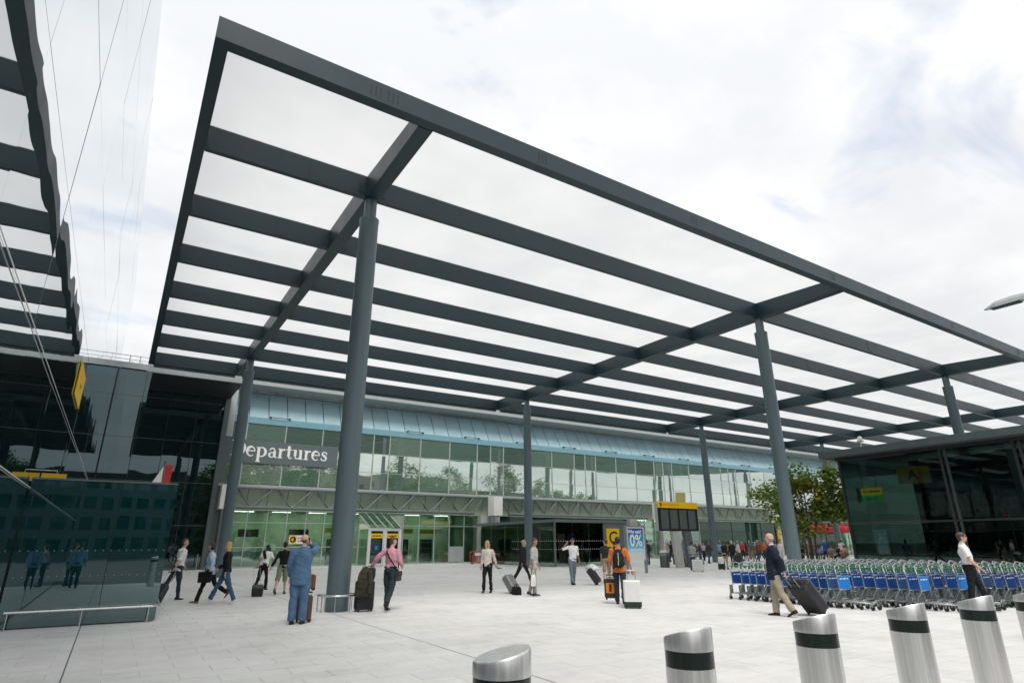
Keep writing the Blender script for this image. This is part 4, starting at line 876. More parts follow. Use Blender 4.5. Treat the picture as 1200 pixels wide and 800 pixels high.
def face_rz(pos, phi):
    v = Vector((pos[0], pos[1])).normalized(); rt = Vector((v.y, -v.x)); f = v*math.cos(R_(phi))+rt*math.sin(R_(phi)); return math.atan2(-f.x, f.y)
def pull_case(label, wheel_px, hand, size, col, **kw):
    """case on its wheels at the pixel, leaning so that the grip meets the hand"""
    w = Vector(onz(*wheel_px)); d = Vector((hand.x-w.x, hand.y-w.y)); run = max(d.length-.08, .05); tilt = math.degrees(math.atan2(run, hand.z-.05)); L_ = math.hypot(run, hand.z-.05)
    ext = max(.12, L_-size[2]-.045); rz = math.atan2(-d.x, d.y)
    return suitcase(label, (w.x, w.y, 0), size, col, tilt=tilt, rz=rz, ext=ext, **kw)
def hand_bag(label, top, size, col, rz=0.0, name='bag', cat='bag', strap=.16, rough=.6, stand=False):
    """soft bag hanging from a hand at world point top"""
    w, d, h = size; z0 = 0 if stand else top.z-strap-h
    o = thing(name, label, cat, (top.x, top.y, z0), rz)
    b = MB(); b.loft([[(sx*w/2*q, sy*d/2*qd, z) for sx, sy in ((-1, -.6), (-.6, -1), (.6, -1), (1, -.6), (1, .6), (.6, 1), (-.6, 1), (-1, .6))] for z, q, qd in ((0, .92, .9), (h*.08, 1, 1.05), (h*.5, 1.0, 1.1), (h*.9, .97, .8), (h, .94, .45))])
    b.build('bag_body', fabric(col, rough), o, smooth='auto')
    for s in (-1, 1): b = MB(); b.tube([(-w*.25, s*d*.2, h*.95), (-w*.14, s*d*.1, h+strap*.9), (0, 0, h+strap), (w*.14, s*d*.1, h+strap*.9), (w*.25, s*d*.2, h*.95)], .009, 6); b.build('handle', fabric([c*.7 for c in col], rough), o, smooth=True)
    return o
def shoulder_bag(label, pr, side, size, col, strap_col=None, z=-.02, y=0.0):
    """bag at the hip with a strap over the other shoulder"""
    w, d, h = size; mw_ = pr['mw']; o = thing('shoulder_bag', label, 'bag', pr['o'].location[:], pr['o'].rotation_euler.z); inv = mw_.inverted(); spl = lambda x, y_, z_: inv@pr['sp'](x, y_, z_)
    c = spl(side*.24, y, z); b = MB(); b.rbox((-d/2, -w/2, -h), (d/2, w/2, 0), .02); b.v = [Vector(v)+c for v in b.v]; bo = b.build('bag_body', fabric(col), o); b = MB(); b.rbox((-d/2-.008, -w/2-.004, -h*.45), (d/2+.008, w/2+.004, .006), .008); b.v = [Vector(v)+c for v in b.v]; b.build('flap', fabric([q*.8 for q in col]), bo)
    for sg in (-1, 1):
        pts = [spl(side*.225, y, z), spl(side*.13, sg*.165, .18), spl(0, sg*.165, .34), spl(-side*.09, sg*.13, .46), spl(-side*.12, 0, .555)]
        b = MB(); rg = []
        for i, p in enumerate(pts):
            dirv = (pts[min(i+1, 4)]-pts[max(i-1, 0)]).normalized(); outv = Vector((0, sg, 0)) if i not in (0, 4) else (Vector((side, 0, 0)) if i == 0 else Vector((0, 0, 1))); sv = dirv.cross(outv).normalized(); ov = sv.cross(dirv)
            rg.append([p+sv*.019+ov*.003, p-sv*.019+ov*.003, p-sv*.019-ov*.003, p+sv*.019-ov*.003])
        b.loft(rg); b.build('strap', fabric(strap_col or col), o)
    return o

# ================================================================== BOLLARDS
def make_bollard(grad, top=1.15, r=.1425):
    o = thing('bollard', 'brushed steel bollard with slanted top and dark band below it', 'bollard', (0, 0, 0), 0, 'steel bollards along the plaza edge'); n = 40
    def ring(fz): return [(r*math.cos(2*math.pi*k/n), r*math.sin(2*math.pi*k/n), fz(r*math.cos(2*math.pi*k/n), r*math.sin(2*math.pi*k/n))) for k in range(n)]
    slope = lambda dz, q=1.0: (lambda x, y: top-dz+grad[0]*x*q+grad[1]*y*q)
    b = MB(); b.loft([ring(lambda x, y: 0), ring(lambda x, y: .965)]); b.build('post', M['bollard_steel'], o, smooth='auto')
    b = MB(); rr = [ring(lambda x, y: 1.055), ring(slope(.012)), [(x*.955, y*.955, z+.010) for x, y, z in ring(slope(.012))]]; b.loft(rr); b.build('cap', M['bollard_steel'], o, smooth='auto')
    b = MB(); b.loft([[(x*.985, y*.985, z) for x, y, z in ring(lambda x, y: .9655)], [(x*.985, y*.985, z) for x, y, z in ring(lambda x, y: 1.0545)]], False); b.build('band', pbr('bollard_band', (.012, .02, .018), .25), o, smooth='auto')
    b = MB(); b.lathe([(r+.02, 0), (r+.02, .012), (r+.001, .014)], n); b.build('base_ring', M['bollard_steel'], o, smooth='auto')
    return o
bl = make_bollard((0.02, -.26))
bx = [3.0, 4.31, 5.62, 6.93, 8.24]
bl.location = (bx[0], 2.72, 0)
for x in bx[1:]: dup(bl, (x, 2.72, 0))
b1_ = make_bollard((.20, -.07), 1.15); b1_.location = (1.69, 2.72, 0); b1_['label'] = 'brushed steel bollard at the row end with its slanted top face showing'

# ================================================================== LUGGAGE TROLLEYS
def make_trolley():
    o = thing('luggage_trolley', 'x', 'luggage trolley')
    b = MB()
    for s in (-1, 1): b.tube([(s*.27, -.03, 1.0), (s*.275, .0, .80), (s*.275, .02, .44), (s*.27, -.10, .28), (s*.26, -.12, .17)], .014, 6)
    b.tube([(-.275, .02, .46), (.275, .02, .46)], .012, 6); b.tube([(-.275, 0, .80), (.275, 0, .80)], .010, 6); b.build('frame', M['galv'], o, smooth=True)
    b = MB(); b.tube([(-.27, -.03, 1.0), (-.22, -.06, 1.035), (-.05, -.085, 1.075), (.05, -.085, 1.075), (.22, -.06, 1.035), (.27, -.03, 1.0)], .017, 8); b.build('handle', M['galv'], o, smooth=True)
    b = MB(); b.tube([(-.255, -.02, .97), (.255, -.02, .97)], .016, 6); b.cbox((0, -.02, .94), (.10, .03, .05)); b.cbox((-.2, -.02, .93), (.04, .03, .08)); b.cbox((.2, -.02, .93), (.04, .03, .08)); b.build('brake_bar', M['trolley_green'], o)
    b = MB(); b.box((-.262, .004, .468), (.262, .022, .796)); pn = b.build('panel', M['trolley_blue'], o)
    b = MB()
    for k, w in enumerate((.06, .09, .05, .08)): b.box((-.2+k*.105, .0222, .715), (-.2+k*.105+w, .0245, .74))
    b.build('panel_print', M['letter'], pn)
    b = MB()
    for s in (-1, 1): b.tube([(s*.26, -.12, .19), (s*.24, .2, .19), (s*.17, .80, .16)], .016, 6)
    for y, hw in ((-.1, .26), (.12, .245), (.34, .225), (.56, .20), (.78, .172)): b.tube([(-hw, y, .185), (hw, y, .185)], .011, 6)
    b.tube([(-.17, .8, .16), (-.15, .83, .24), (.15, .83, .24), (.17, .8, .16)], .012, 6); b.build('platform', M['galv'], o, smooth=True)
    for s in (-1, 1): b = MB(); b.box((s*.267-.005, -.13, .2), (s*.267+.005, .0, .42)); b.build('side_plate', M['mgrey'], o)
    wl = MB(); wl.lathe([(.015, -.016), (.055, -.016), (.062, 0), (.055, .016), (.015, .016)], 12); wl.v = [(v[2], v[0], v[1]) for v in wl.v]; wm = wl.mesh('wheel', M['rubber'], 'auto')
    fk = MB(); fk.box((-.022, -.02, .02), (-.017, .02, .12)); fk.box((.017, -.02, .02), (.022, .02, .12)); fk.box((-.022, -.02, .085), (.022, .02, .12)); fm = fk.mesh('caster_fork', M['galv'])
    for x, y in ((-.25, -.13), (.25, -.13), (-.16, .74), (.16, .74)):
        w = obj('wheel', wm, o, (x, y, .062)); obj('caster_fork', fm, w, (0, 0, 0))
    return o
t0 = make_trolley(); first = True
rows_ = [(16.75, 9.55, 13.1), (18.0, 8.12, 13.4), (19.25, 7.75, 13.4), (20.55, 6.55, 13.6), (21.85, 6.2, 13.7), (23.2, 6.2, 13.8)]
words = ['first row beside the open plaza', 'second row', 'third row', 'fourth row', 'fifth row', 'back row by the pavilion']
for i, (X, ya, yb_) in enumerate(rows_):
    y = ya; k = 0
    while y < yb_:
        lab = 'blue panelled luggage trolley nested in the %s' % words[i] if k else 'front trolley of the %s with its bright blue panel exposed' % words[i]
        grp = 'luggage trolleys nested in the %s' % words[i] if k else None
        rz = math.pi+R_(random.gauss(0, 2.4)); loc = (X+random.uniform(-.02, .02), y, 0)
        if first: o = t0; o.location = loc; o.rotation_euler = (0, 0, rz); o['label'] = lab; first = False
        else:
            o = dup(t0, loc, rz, lab, grp)
            if not grp and 'group' in o: del o['group']
        if k == 0:
            for c in o.children:
                if c.name.startswith('panel') and not c.name.startswith('panel_print'):
                    if o is not t0: pass
                    me = c.data.copy(); me.materials[0] = M['trolley_blue2']; c.data = me  # unshaded end panel: its fuller light is put into a brighter blue
        if o is t0: t0_panel_first = [c for c in o.children if c.name.startswith('panel')][0]
        y += .285+random.uniform(-.035, .045); k += 1
# ordinary panels again for the copies, in three states of fading
base_panel = bpy.data.meshes['panel']; var_ = [base_panel]
for nm_, c_ in (('trolley_blue_faded', (.035, .10, .25)), ('trolley_blue_dark', (.008, .055, .25))):
    me = base_panel.copy(); me.materials[0] = pbr(nm_, c_, .45, var=.2, vscale=5); var_.append(me)
for o in bpy.data.objects:
    if o.name.startswith('panel') and not o.name.startswith('panel_print') and o.parent and o.parent.get('category') == 'luggage trolley' and not o.parent['label'].startswith('front'): o.data = random.choice(var_)

# ================================================================== PEOPLE IN THE PLAZA
PZ = lambda px, py: onz(px, py)[:2]
WHITE, BLACK, NAVY, JEAN, KHAKI = (.80, .79, .77), (.013, .013, .014), (.018, .026, .042), (.035, .06, .10), (.30, .25, .17)
p1 = person('man in white shirt and dark jeans pulling a trolley case past the glass screen', PZ(203, 702.5), 70, 1.80, WHITE, (.022, .04, .065), hair=('short', 'brown'), legs=(6, -26, 2, 20), arms=((-30, 10, 10), (14, 5, 25)), head=(-50, 0), sleeve='half', lean=6)
pull_case('black trolley case pulled by the man in white beside the glass screen', (181, 707), p1['hand'][1], (.38, .24, .55), (.02, .022, .024))
p2 = person('woman in pale blue shirt and black trousers walking with a black shoulder bag', PZ(241, 706), -82, 1.70, (.50, .62, .78), BLACK, hair=('bob', 'black'), female=True, legs=(-26, 20, 34, 4), arms=((10, 6, 30), (-16, 8, 20)), shoe=(.16, .09, .05), lean=4)
shoulder_bag('black bag with white mark carried by the woman in pale blue shirt', p2, -1, (.36, .15, .30), BLACK, z=-.02, y=.10)
p3 = person('blonde woman in black jacket, flared jeans and white shoes walking beside pale blue shirt', PZ(260, 707.5), -80, 1.70, BLACK, (.05, .10, .17), hair=('long', 'blond'), female=True, legs=(28, -20, 4, 6), arms=((14, 8, 40), (-10, 6, 14)), shoe=(.7, .7, .68), top_kind='tee', collar=WHITE, wide=1.02)
p4 = person('woman in white T-shirt with black scarf leaning forward and towing a black bag', PZ(306, 691), 25, 1.68, WHITE, BLACK, hair=('long', 'black'), female=True, skin='m', legs=(14, -16, 8, 20), arms=((20, 10, 50), (-36, 4, 4)), sleeve='short', top_kind='tee', lean=22, head=(0, -25))
pull_case('black wheeled holdall towed by the woman in the white T-shirt', (301, 699), p4['hand'][-1], (.36, .30, .40), (.018, .02, .02), ribs=False)
sc_ = MB(); q = p4['mw'].inverted(); pts = [q@p4['sp'](-.10, .10, .53), q@p4['sp'](-.13, -.02, .56), q@p4['sp'](-.10, -.13, .50), q@p4['sp'](-.03, -.16, .36), q@p4['sp'](.05, -.165, .2)]; sc_.tube(pts, [.04, .05, .055, .06, .05], 8); sc_.build('scarf', fabric(BLACK), p4['o'], smooth=True)
p5 = person('person with dark bun in black top and olive knee shorts stepping away', PZ(328, 696), 12, 1.72, BLACK, (.22, .25, .15), hair=('bun', 'black'), female=True, legs=(16, -24, 4, 16), arms=((8, 8, 10), (-22, 22, 6)), bottom_kind='shorts', top_kind='tee', shoe=(.12, .07, .05))
p6 = person('stout man in light blue suit standing with a phone at his ear', PZ(347, 731), 8, 1.82, (.085, .16, .27), (.085, .16, .27), hair=('bald', 'brown'), legs=(1, -1, 0, 0), hands={1: (.13, .06, 1.62, .55, .25, -.9)}, arms=((0, 0, 0), (6, 10, 22, 30)), top_kind='jacket', fat=1.22, wide=1.3, lean=0, head=(-14, 0), collar=(.35, .45, .62))
ph = thing('phone', 'dark phone held to the ear of the man in the blue suit', 'phone', p6['hand'][1][:]); b = MB(); b.rbox((-.012, -.03, -.03), (.012, .03, .08), .006); b.build('phone_body', M['black'], ph)
cp = onz(361, 728); suitcase('brown upright suitcase standing behind the man in the blue suit', (cp[0], cp[1], 0), (.34, .26, .52), (.10, .05, .03), rz=face_rz(cp, 60), ext=.06, ribs=False, rough=.7)
suitcase('reddish brown leather case stacked on the brown suitcase', (cp[0]+.02, cp[1], .66), (.38, .2, .30), (.16, .055, .03), rz=face_rz(cp, 62), ext=0, ribs=False, rough=.6)
p7 = person('man in pink shirt and dark trousers turned away beside the steel column', PZ(455, 715), 22, 1.80, (.62, .30, .38), (.025, .042, .048), hair=('short', 'brown'), legs=(-14, 8, 30, 2), hands={-1: (-.56, .08, 1.06, -.3, -.9, .3)}, arms=((10, 12, 62, 20), (0, 0, 0)), top_kind='tucked', head=(-38, 0), lean=2, twist=-6)
shoulder_bag('brown satchel worn across the back of the man in pink', p7, 1, (.22, .10, .24), (.07, .05, .04), (.03, .02, .016))
cp = onz(428, 716.5); sc7, _ = suitcase('tall black suitcase beside the column with a smaller case on top', (cp[0], cp[1], 0), (.46, .30, .70), (.012, .018, .017), rz=face_rz(cp, 160), ext=.30, ribs=False)
suitcase('small black cabin bag stacked on the tall black suitcase', (cp[0]+.12, cp[1]+.03, .76), (.24, .2, .26), (.014, .014, .015), rz=face_rz(cp, 160), ext=0, ribs=False)
# jacket draped over the handle
jk = thing('draped_jacket', 'dark olive jacket draped over the pull handle of the suitcase', 'jacket', (cp[0]-.10, cp[1]-.05, 0), face_rz(cp, 0)); b = MB()
b.loft([[(x*sx, y*sy, z) for x, y in ((-.5, -.5), (0, -.62), (.5, -.5), (.5, .5), (0, .6), (-.5, .5))] for z, sx, sy in ((.36, .42, .16), (.60, .38, .30), (.85, .34, .34), (1.0, .22, .26), (1.09, .12, .10))])
jm = remeshed(b, [fabric((.045, .042, .028))], .016, 2, .02, 3.3, name='jacket_body'); obj('jacket_body', jm, jk)
b = MB(); b.tube([(.12, -.2, 1.0), (.17, -.23, .75), (.15, -.22, .46)], [.05, .065, .05], 10); obj('jacket_sleeve', remeshed(b, [fabric((.045, .042, .028))], .016, 2, .012, 5, name='jacket_sleeve'), jk)
p8 = person('blonde woman in cream jacket and black trousers pulling stacked grey cases', PZ(571, 694.5), 195, 1.70, (.66, .62, .54), BLACK, hair=('long', 'blond'), female=True, legs=(14, -8, 4, 8), arms=((-8, 8, 10), (-26, 14, 8)), head=(40, 0), top_kind='tee')
pull_case('grey hard suitcase on wheels pulled along by the blonde woman in cream', (601, 695), p8['hand'][-1], (.42, .28, .58), (.16, .17, .18), rough=.4)
q = onz(603, 696); hand_bag('black holdall strapped low against the grey hard suitcase', Vector((q[0]-.05, q[1]-.2, 0)), (.42, .24, .26), BLACK, rz=face_rz(q, 60), stand=True, strap=.08)
p9 = person('man in dark coat striding behind the man in the grey shirt', PZ(613, 685), 80, 1.80, (.02, .022, .022), (.02, .022, .024), hair=('short', 'grey'), legs=(26, -26, 4, 10), arms=((-16, 6, 12), (10, 8, 16)), top_kind='jacket', head=(-10, 0))
p10 = person('man in loose grey shirt and cropped trousers holding a white carrier bag', PZ(626, 698), 100, 1.76, (.40, .41, .41), (.28, .26, .22), hair=('short', 'brown'), skin='m', legs=(4, -6, 2, 12), arms=((-4, 8, 10), (6, 8, 12)), sleeve='half', fat=1.08, head=(-30, 0), shoe=(.03, .04, .035))
hand_bag('white plastic carrier bag held by the man in the grey shirt', p10['hand'][1], (.34, .14, .36), (.78, .78, .77), rz=face_rz(PZ(626, 698), 100), name='carrier_bag')
p11 = person('man in white shirt and faded jeans raising one arm to his head', PZ(672, 685), 155, 1.80, (.80, .80, .82), (.16, .20, .24), hair=('short', 'black'), skin='m', legs=(8, -10, 2, 6), hands={1: (.30, .05, 1.58, .9, .1, -.5)}, arms=((0, 0, 0), (-10, 14, 12)), head=(-20, 0), sleeve='half', top_kind='tee', wide=1.1)
c11 = pull_case('black ribbed suitcase with a white bag on top, trailing the man in white', (699, 685), p11['hand'][-1], (.44, .28, .64), (.02, .022, .022))
q = c11[0].location; T11 = c11[1]; hb_ = Matrix.Rotation(c11[0].rotation_euler.z, 3, 'Z')@(T11@Vector((0, -.22, .60)))+Vector((q.x, q.y, q.z))
wb = thing('white_bag', 'soft white bag laid over the top of the black ribbed suitcase', 'bag', hb_[:], face_rz((q.x, q.y), 30)); b = MB(); b.ell((0, 0, .10), (.24, .17, .13)); b.ell((.1, 0, .06), (.2, .15, .1)); obj('bag_body', remeshed(b, [fabric((.75, .75, .74))], .018, 2, .02, 2.2, name='bag_body'), wb)
p12 = person('man in dark green top and khaki shorts walking behind the orange shirt', PZ(712, 683), 5, 1.78, (.03, .042, .035), (.32, .27, .17), hair=('short', 'brown'), legs=(16, -16, 4, 14), sleeve='short', top_kind='tee', bottom_kind='shorts', head=(60, 0))
p12b = person('dark haired person in black coat ahead of the khaki shorts man', PZ(722, 676), -4, 1.74, (.02, .02, .022), (.03, .03, .035), hair=('curly', 'black'), skin='m', voxel=.02, top_kind='jacket')
p13 = person('man in orange shirt and dark jeans walking away with a black backpack', PZ(728, 708), 2, 1.80, (.55, .16, .05), (.025, .035, .05), hair=('short', 'black'), skin='m', legs=(-20, 12, 26, 2), arms=((-4, 16, 8), (4, 10, 10)), sleeve='half', lean=5, fat=1.05)
bp_ = thing('backpack', 'black backpack with grey streaks on the back of the orange shirt', 'backpack', p13['o'].location[:], p13['o'].rotation_euler.z); q = p13['mw'].inverted(); c0 = q@p13['sp'](0, -.24, .23)
b = MB(); b.ell(c0, (.165, .12, .27)); b.ell(c0+Vector((0, .0, -.1)), (.17, .125, .17)); b.ell(c0+Vector((0, -.08, -.08)), (.12, .08, .15)); obj('pack', remeshed(b, [fabric((.015, .018, .018))], .016, 3, .01, 8, name='pack'), bp_)
for s in (-1, 1):
    b = MB(); pts = [q@p13['sp'](s*.09, -.2, .44), q@p13['sp'](s*.11, -.07, .545), q@p13['sp'](s*.12, .08, .5), q@p13['sp'](s*.14, .15, .3), q@p13['sp'](s*.16, .02, .12), q@p13['sp'](s*.13, -.15, .06)]; b.tube(pts, .02, 6); b.build('strap', fabric((.015, .018, .018)), bp_, smooth=True)
b = MB(); b.tube([c0+Vector((0, -.165, -.18)), c0+Vector((0.01, -.17, -.02)), c0+Vector((0, -.13, .16))], .014, 6); b.build('reflector', pbr('pack_trim', (.4, .38, .33), .4), bp_)
cp = onz(742, 711.5); suitcase('large white suitcase with dark base beside the man in orange', (cp[0], cp[1], 0), (.46, .30, .66), (.70, .70, .70), rz=face_rz(cp, 0), ext=.24, rough=.4, ribs=False, trim=(.6, .6, .6))
b = MB(); b.rbox((-.236, -.306, .03), (.236, .0, .19), .03); b.build('base_shell', fabric((.025, .045, .04)), [o for o in bpy.data.objects if o.get('label') == 'large white suitcase with dark base beside the man in orange'][0])
cp = onz(717, 706); sc13, _ = suitcase('black travel bag with orange front panel in the other hand of the backpacker', (cp[0], cp[1], .10), (.36, .24, .52), (.018, .018, .018), rz=face_rz(cp, 4), ext=.10, ribs=False)
b = MB(); b.rbox((-.13, -.262, .18), (.13, -.238, .46), .01); pp = b.build('orange_panel', fabric((.75, .22, .02)), sc13); b = MB(); b.box((-.035, -.268, .22), (.035, -.2625, .43)); b.build('black_stripe', M['black'], pp)
p14 = person('bald man in navy blazer and beige trousers pulling a black case', PZ(914, 721.5), -84, 1.82, (.012, .018, .032), (.36, .31, .24), hair=('bald', 'grey'), legs=(6, -14, 2, 14), arms=((6, 6, 14), (-34, 6, 22)), top_kind='jacket', lean=-2, collar=(.6, .66, .75), wide=1.15, fat=1.08)
p14c = pull_case('large black expanding suitcase with two pockets pulled by the blazer man', (957, 720.5), (p14['hand'][1]+p14['hand'][-1])/2 if False else p14['hand'][-1], (.50, .30, .88), (.014, .016, .017), ribs=False)
for z in (.10, .50): b = MB(); b.rbox((-.21, -.38, z), (.21, -.295, z+.36), .02); b.v = [p14c[1]@Vector(v) for v in b.v]; pk = b.build('pocket', fabric((.10, .105, .11), .5), p14c[0]); b = MB(); b.box((-.06, -.385, z+.15), (.06, -.3805, z+.19)); b.v = [p14c[1]@Vector(v) for v in b.v]; b.build('buckle', M['galv'], pk)
p15 = person('man in white short sleeved uniform shirt and sunglasses by the trolleys', (18.62, 7.25), 88, 1.84, (.78, .78, .78), (.012, .013, .016), hair=('short', 'brown'), legs=(-8, 20, 2, 8), arms=((14, 6, 28), (10, 6, 20)), sleeve='short', top_kind='tucked', lean=-3, glasses=True, collar=(.78, .78, .78))

# people in the middle distance
V2 = .022
bgp = [
 ('man in lilac shirt and pale shorts queuing below the display board', (803, 664), 10, 1.80, (.36, .38, .62), (.50, .44, .38), ('short', 'grey'), 'l', 'shorts', 'shirt'),
 ('person in grey hooded top and blue jeans with a white case in the queue', (813, 668), 20, 1.70, (.34, .36, .34), (.03, .06, .11), ('short', 'black'), 'm', 'trousers', 'shirt'),
 ('dark clothed man standing next to the display board legs', (788, 661), 60, 1.78, (.02, .025, .035), (.03, .05, .08), ('short', 'black'), 'm', 'trousers', 'tee'),
 ('person in black top and beige trousers carrying white shopping bags', (851, 667), 30, 1.72, (.02, .02, .022), (.42, .34, .24), ('bob', 'brown'), 'l', 'trousers', 'shirt'),
 ('white haired person in black with a grey bag behind dark luggage', (860, 662), 10, 1.72, (.02, .022, .024), (.02, .022, .024), ('short', 'white'), 'l', 'trousers', 'shirt'),
 ('woman in dark brown dress walking between the queue and trolleys', (876, 657), 90, 1.68, (.06, .03, .02), (.05, .03, .02), ('long', 'black'), 'm', 'skirt', 'tee'),
 ('person in red waistcoat over white shirt pushing a loaded trolley', (871.5, 654), 190, 1.72, (.50, .03, .04), (.02, .022, .03), ('short', 'grey'), 'l', 'trousers', 'tee'),
 ('grey haired man in grey jumper and jeans near the far doors', (880, 655), 160, 1.80, (.11, .125, .12), (.08, .14, .20), ('short', 'grey'), 'l', 'trousers', 'shirt'),
 ('white haired person in pale top near the far doors', (887, 654.5), 200, 1.70, (.5, .52, .54), (.03, .03, .035), ('short', 'white'), 'l', 'trousers', 'shirt'),
 ('person in orange vest half hidden by the man in the blazer', (897.5, 656), 180, 1.74, (.50, .12, .05), (.03, .03, .03), ('short', 'brown'), 'l', 'trousers', 'tee'),
 ('man in white shirt standing beside the steel column by the tree', (917, 657), 170, 1.78, (.7, .7, .7), (.6, .6, .58), ('short', 'brown'), 'l', 'trousers', 'shirt'),
]
for i, (lab, px, phi, h_, tp_, bt, hr, sk_, bk_, tk) in enumerate(bgp):
    person(lab, PZ(*px), phi, h_, tp_, bt, sk_, hr, voxel=V2, bottom_kind=bk_, top_kind=tk, legs=(random.uniform(2, 14), random.uniform(-14, -2), 4, 10), female=hr[0] in ('long', 'bob'))
more = [((832, 660), (.05, .05, .06)), ((838, 658), (.30, .05, .06)), ((826, 657), (.45, .44, .42)), ((892, 653.5), (.04, .06, .1)), ((902, 654), (.1, .1, .11)), ((907, 655.5), (.35, .33, .3)), ((760, 662), (.03, .04, .05)), ((783, 658.5), (.4, .3, .25)), ((926, 654), (.06, .08, .06)), ((936, 653), (.3, .2, .2))]
cols_ = ['charcoal top', 'dark red top', 'cream top', 'navy top', 'grey coat', 'oatmeal jumper', 'black top', 'tan shirt', 'moss green top', 'dusty pink top']
spot_ = ['between the board and the shoppers', 'between the board and the shoppers', 'behind the queue', 'before the far doors', 'before the far doors', 'near the steel column', 'behind the poster stand', 'behind the litter bin', 'beneath the tree', 'beneath the tree']
for i, (px, c_) in enumerate(more): person('distant person in %s standing %s' % (cols_[i], spot_[i]), PZ(*px), random.uniform(0, 360), random.uniform(1.62, 1.84), c_, random.choice([(.02, .02, .025), (.05, .08, .13), (.3, .26, .2)]), random.choice('lmd'), (random.choice(['short', 'short', 'bob']), random.choice(['brown', 'black', 'grey'])), voxel=V2, legs=(random.uniform(2, 16), random.uniform(-16, -2), 4, 10), top_kind=random.choice(['shirt', 'tee', 'jacket']))
crowd_px = [(807.5, 660), (795, 659), (846, 659.5), (855.5, 658), (867, 658), (884, 657), (890, 660), (911, 659), (949, 656), (953, 661), (969, 656.5), (989, 656.5), (822, 661.5), (863, 656)]
hues = [('teal', (.04, .14, .15)), ('maroon', (.14, .02, .03)), ('sky blue', (.25, .36, .5)), ('mustard', (.35, .22, .04)), ('ivory', (.6, .57, .5)), ('slate', (.10, .12, .14)), ('rust', (.28, .09, .04)), ('lavender', (.32, .28, .42)), ('forest green', (.03, .08, .04)), ('stone', (.36, .33, .28)), ('royal blue', (.03, .07, .3)), ('white', (.7, .7, .69)), ('plum', (.12, .03, .10)), ('denim blue', (.08, .13, .22))]
for i, px in enumerate(crowd_px): person('distant traveller in %s top in the crowd before the terminal doors' % hues[i][0], PZ(*px), random.uniform(0, 360), random.uniform(1.6, 1.85), hues[i][1], random.choice([(.02, .02, .025), (.05, .08, .13), (.25, .2, .15)]), random.choice('lmd'), (random.choice(['short', 'long', 'bob']), random.choice(['brown', 'black', 'grey', 'blond'])), voxel=V2, legs=(random.uniform(2, 20), random.uniform(-20, -2), 4, 12), top_kind=random.choice(['shirt', 'tee', 'jacket']))
q = onz(819, 669.5); suitcase('white suitcase standing in the queue below the display board', (q[0], q[1], 0), (.62, .34, .66), (.70, .70, .69), rz=face_rz(q, 10), ext=.3, rough=.45)
q = onz(866, 664); suitcase('large dark green suitcase beside the white haired person', (q[0], q[1], 0), (.58, .36, .78), (.02, .035, .03), rz=face_rz(q, 10), ext=.2, ribs=False)
q = onz(845, 667); suitcase('small black wheeled case at the feet of the shopper', (q[0], q[1], 0), (.42, .26, .45), (.015, .016, .017), rz=face_rz(q, -30), ext=.2, ribs=False)
q = onz(851, 667); hand_bag('white paper shopping bag held by the shopper in black', Vector((q[0]-.42, q[1], .95)), (.36, .14, .42), (.74, .72, .68), rz=face_rz(q, 0), name='shopping_bag')
q = onz(871.5, 655); o = dup(t0, (q[0]-.3, q[1]-.9, 0), face_rz(q, 190), 'luggage trolley loaded with a brown box pushed from the far doors'); 
if 'group' in o: del o['group']
bxo = thing('brown_box', 'brown box riding on the pushed trolley', 'box', (q[0]-.4, q[1]-1.35, .2), face_rz(q, 190)); b = MB(); b.rbox((-.24, -.2, 0), (.24, .2, .75), .02); b.build('carton', fabric((.28, .15, .10)), bxo); b = MB(); b.box((-.245, -.03, .0), (.245, .03, .755)); b.build('tape', fabric((.4, .3, .2)), bxo)

# seated cafe guests and pavilion visitors
def stool(pos, rz, label):
    o = thing('cafe_chair', label, 'chair', (pos[0], pos[1], 0), rz)
    b = MB(); b.rbox((-.21, -.21, .43), (.21, .21, .46), .01); b.build('seat', M['bark'], o); b = MB(); b.rbox((-.2, -.22, .6), (.2, -.19, .86), .012); b.build('backrest', M['bark'], o)
    for sx in (-1, 1):
        for sy in (-1, 1): b = MB(); b.tube([(sx*.17, sy*.17, .43), (sx*.2, sy*.2, 0)], .014, 6); b.build('leg', M['galv'], o)
        b = MB(); b.tube([(sx*.17, -.2, .44), (sx*.17, -.205, .7)], .012, 6); b.build('back_post', M['galv'], o)
    return o
cafe = [((941, 660), -10, BLACK, 'man in black jacket seated at the cafe under the tree', 'brown', 'jacket', 'plain wooden cafe chair below the man in the black jacket'),
        ((957, 655), 150, (.16, .20, .42), 'man in blue shirt seated at the cafe facing the plaza', 'black', 'shirt', 'wooden cafe chair below the man in the blue shirt'),
        ((966, 655.5), 200, (.20, .26, .50), 'person in paler blue shirt seated beside the cafe column', 'black', 'tee', 'wooden cafe chair below the paler blue shirt'),
        ((976, 659), 15, (.26, .23, .17), 'person in beige jacket seated with back to the plaza', 'brown', 'jacket', 'wooden cafe chair below the beige jacket'),
        ((985.5, 658.5), -60, (.03, .03, .03), 'dark haired person in black top seated by the pavilion corner', 'black', 'tee', 'wooden cafe chair by the pavilion corner'),
        ((992.5, 660), -20, (.75, .26, .20), 'person in salmon pink top seated nearest the pavilion glass', 'brown', 'tee', 'wooden cafe chair below the salmon pink top')]
for px, phi, c_, lab, hc_, tk, cl in cafe:
    pos = PZ(*px); pr = person(lab, pos, phi, 1.74, c_, (.03, .035, .05), 'l', ('short', hc_), legs=(84, 80, 84, 82), arms=((30, 8, 60), (28, 8, 64)), lean=6, voxel=V2, sit=True, top_kind=tk)
    stool((pos[0], pos[1]), pr['o'].rotation_euler.z, cl)
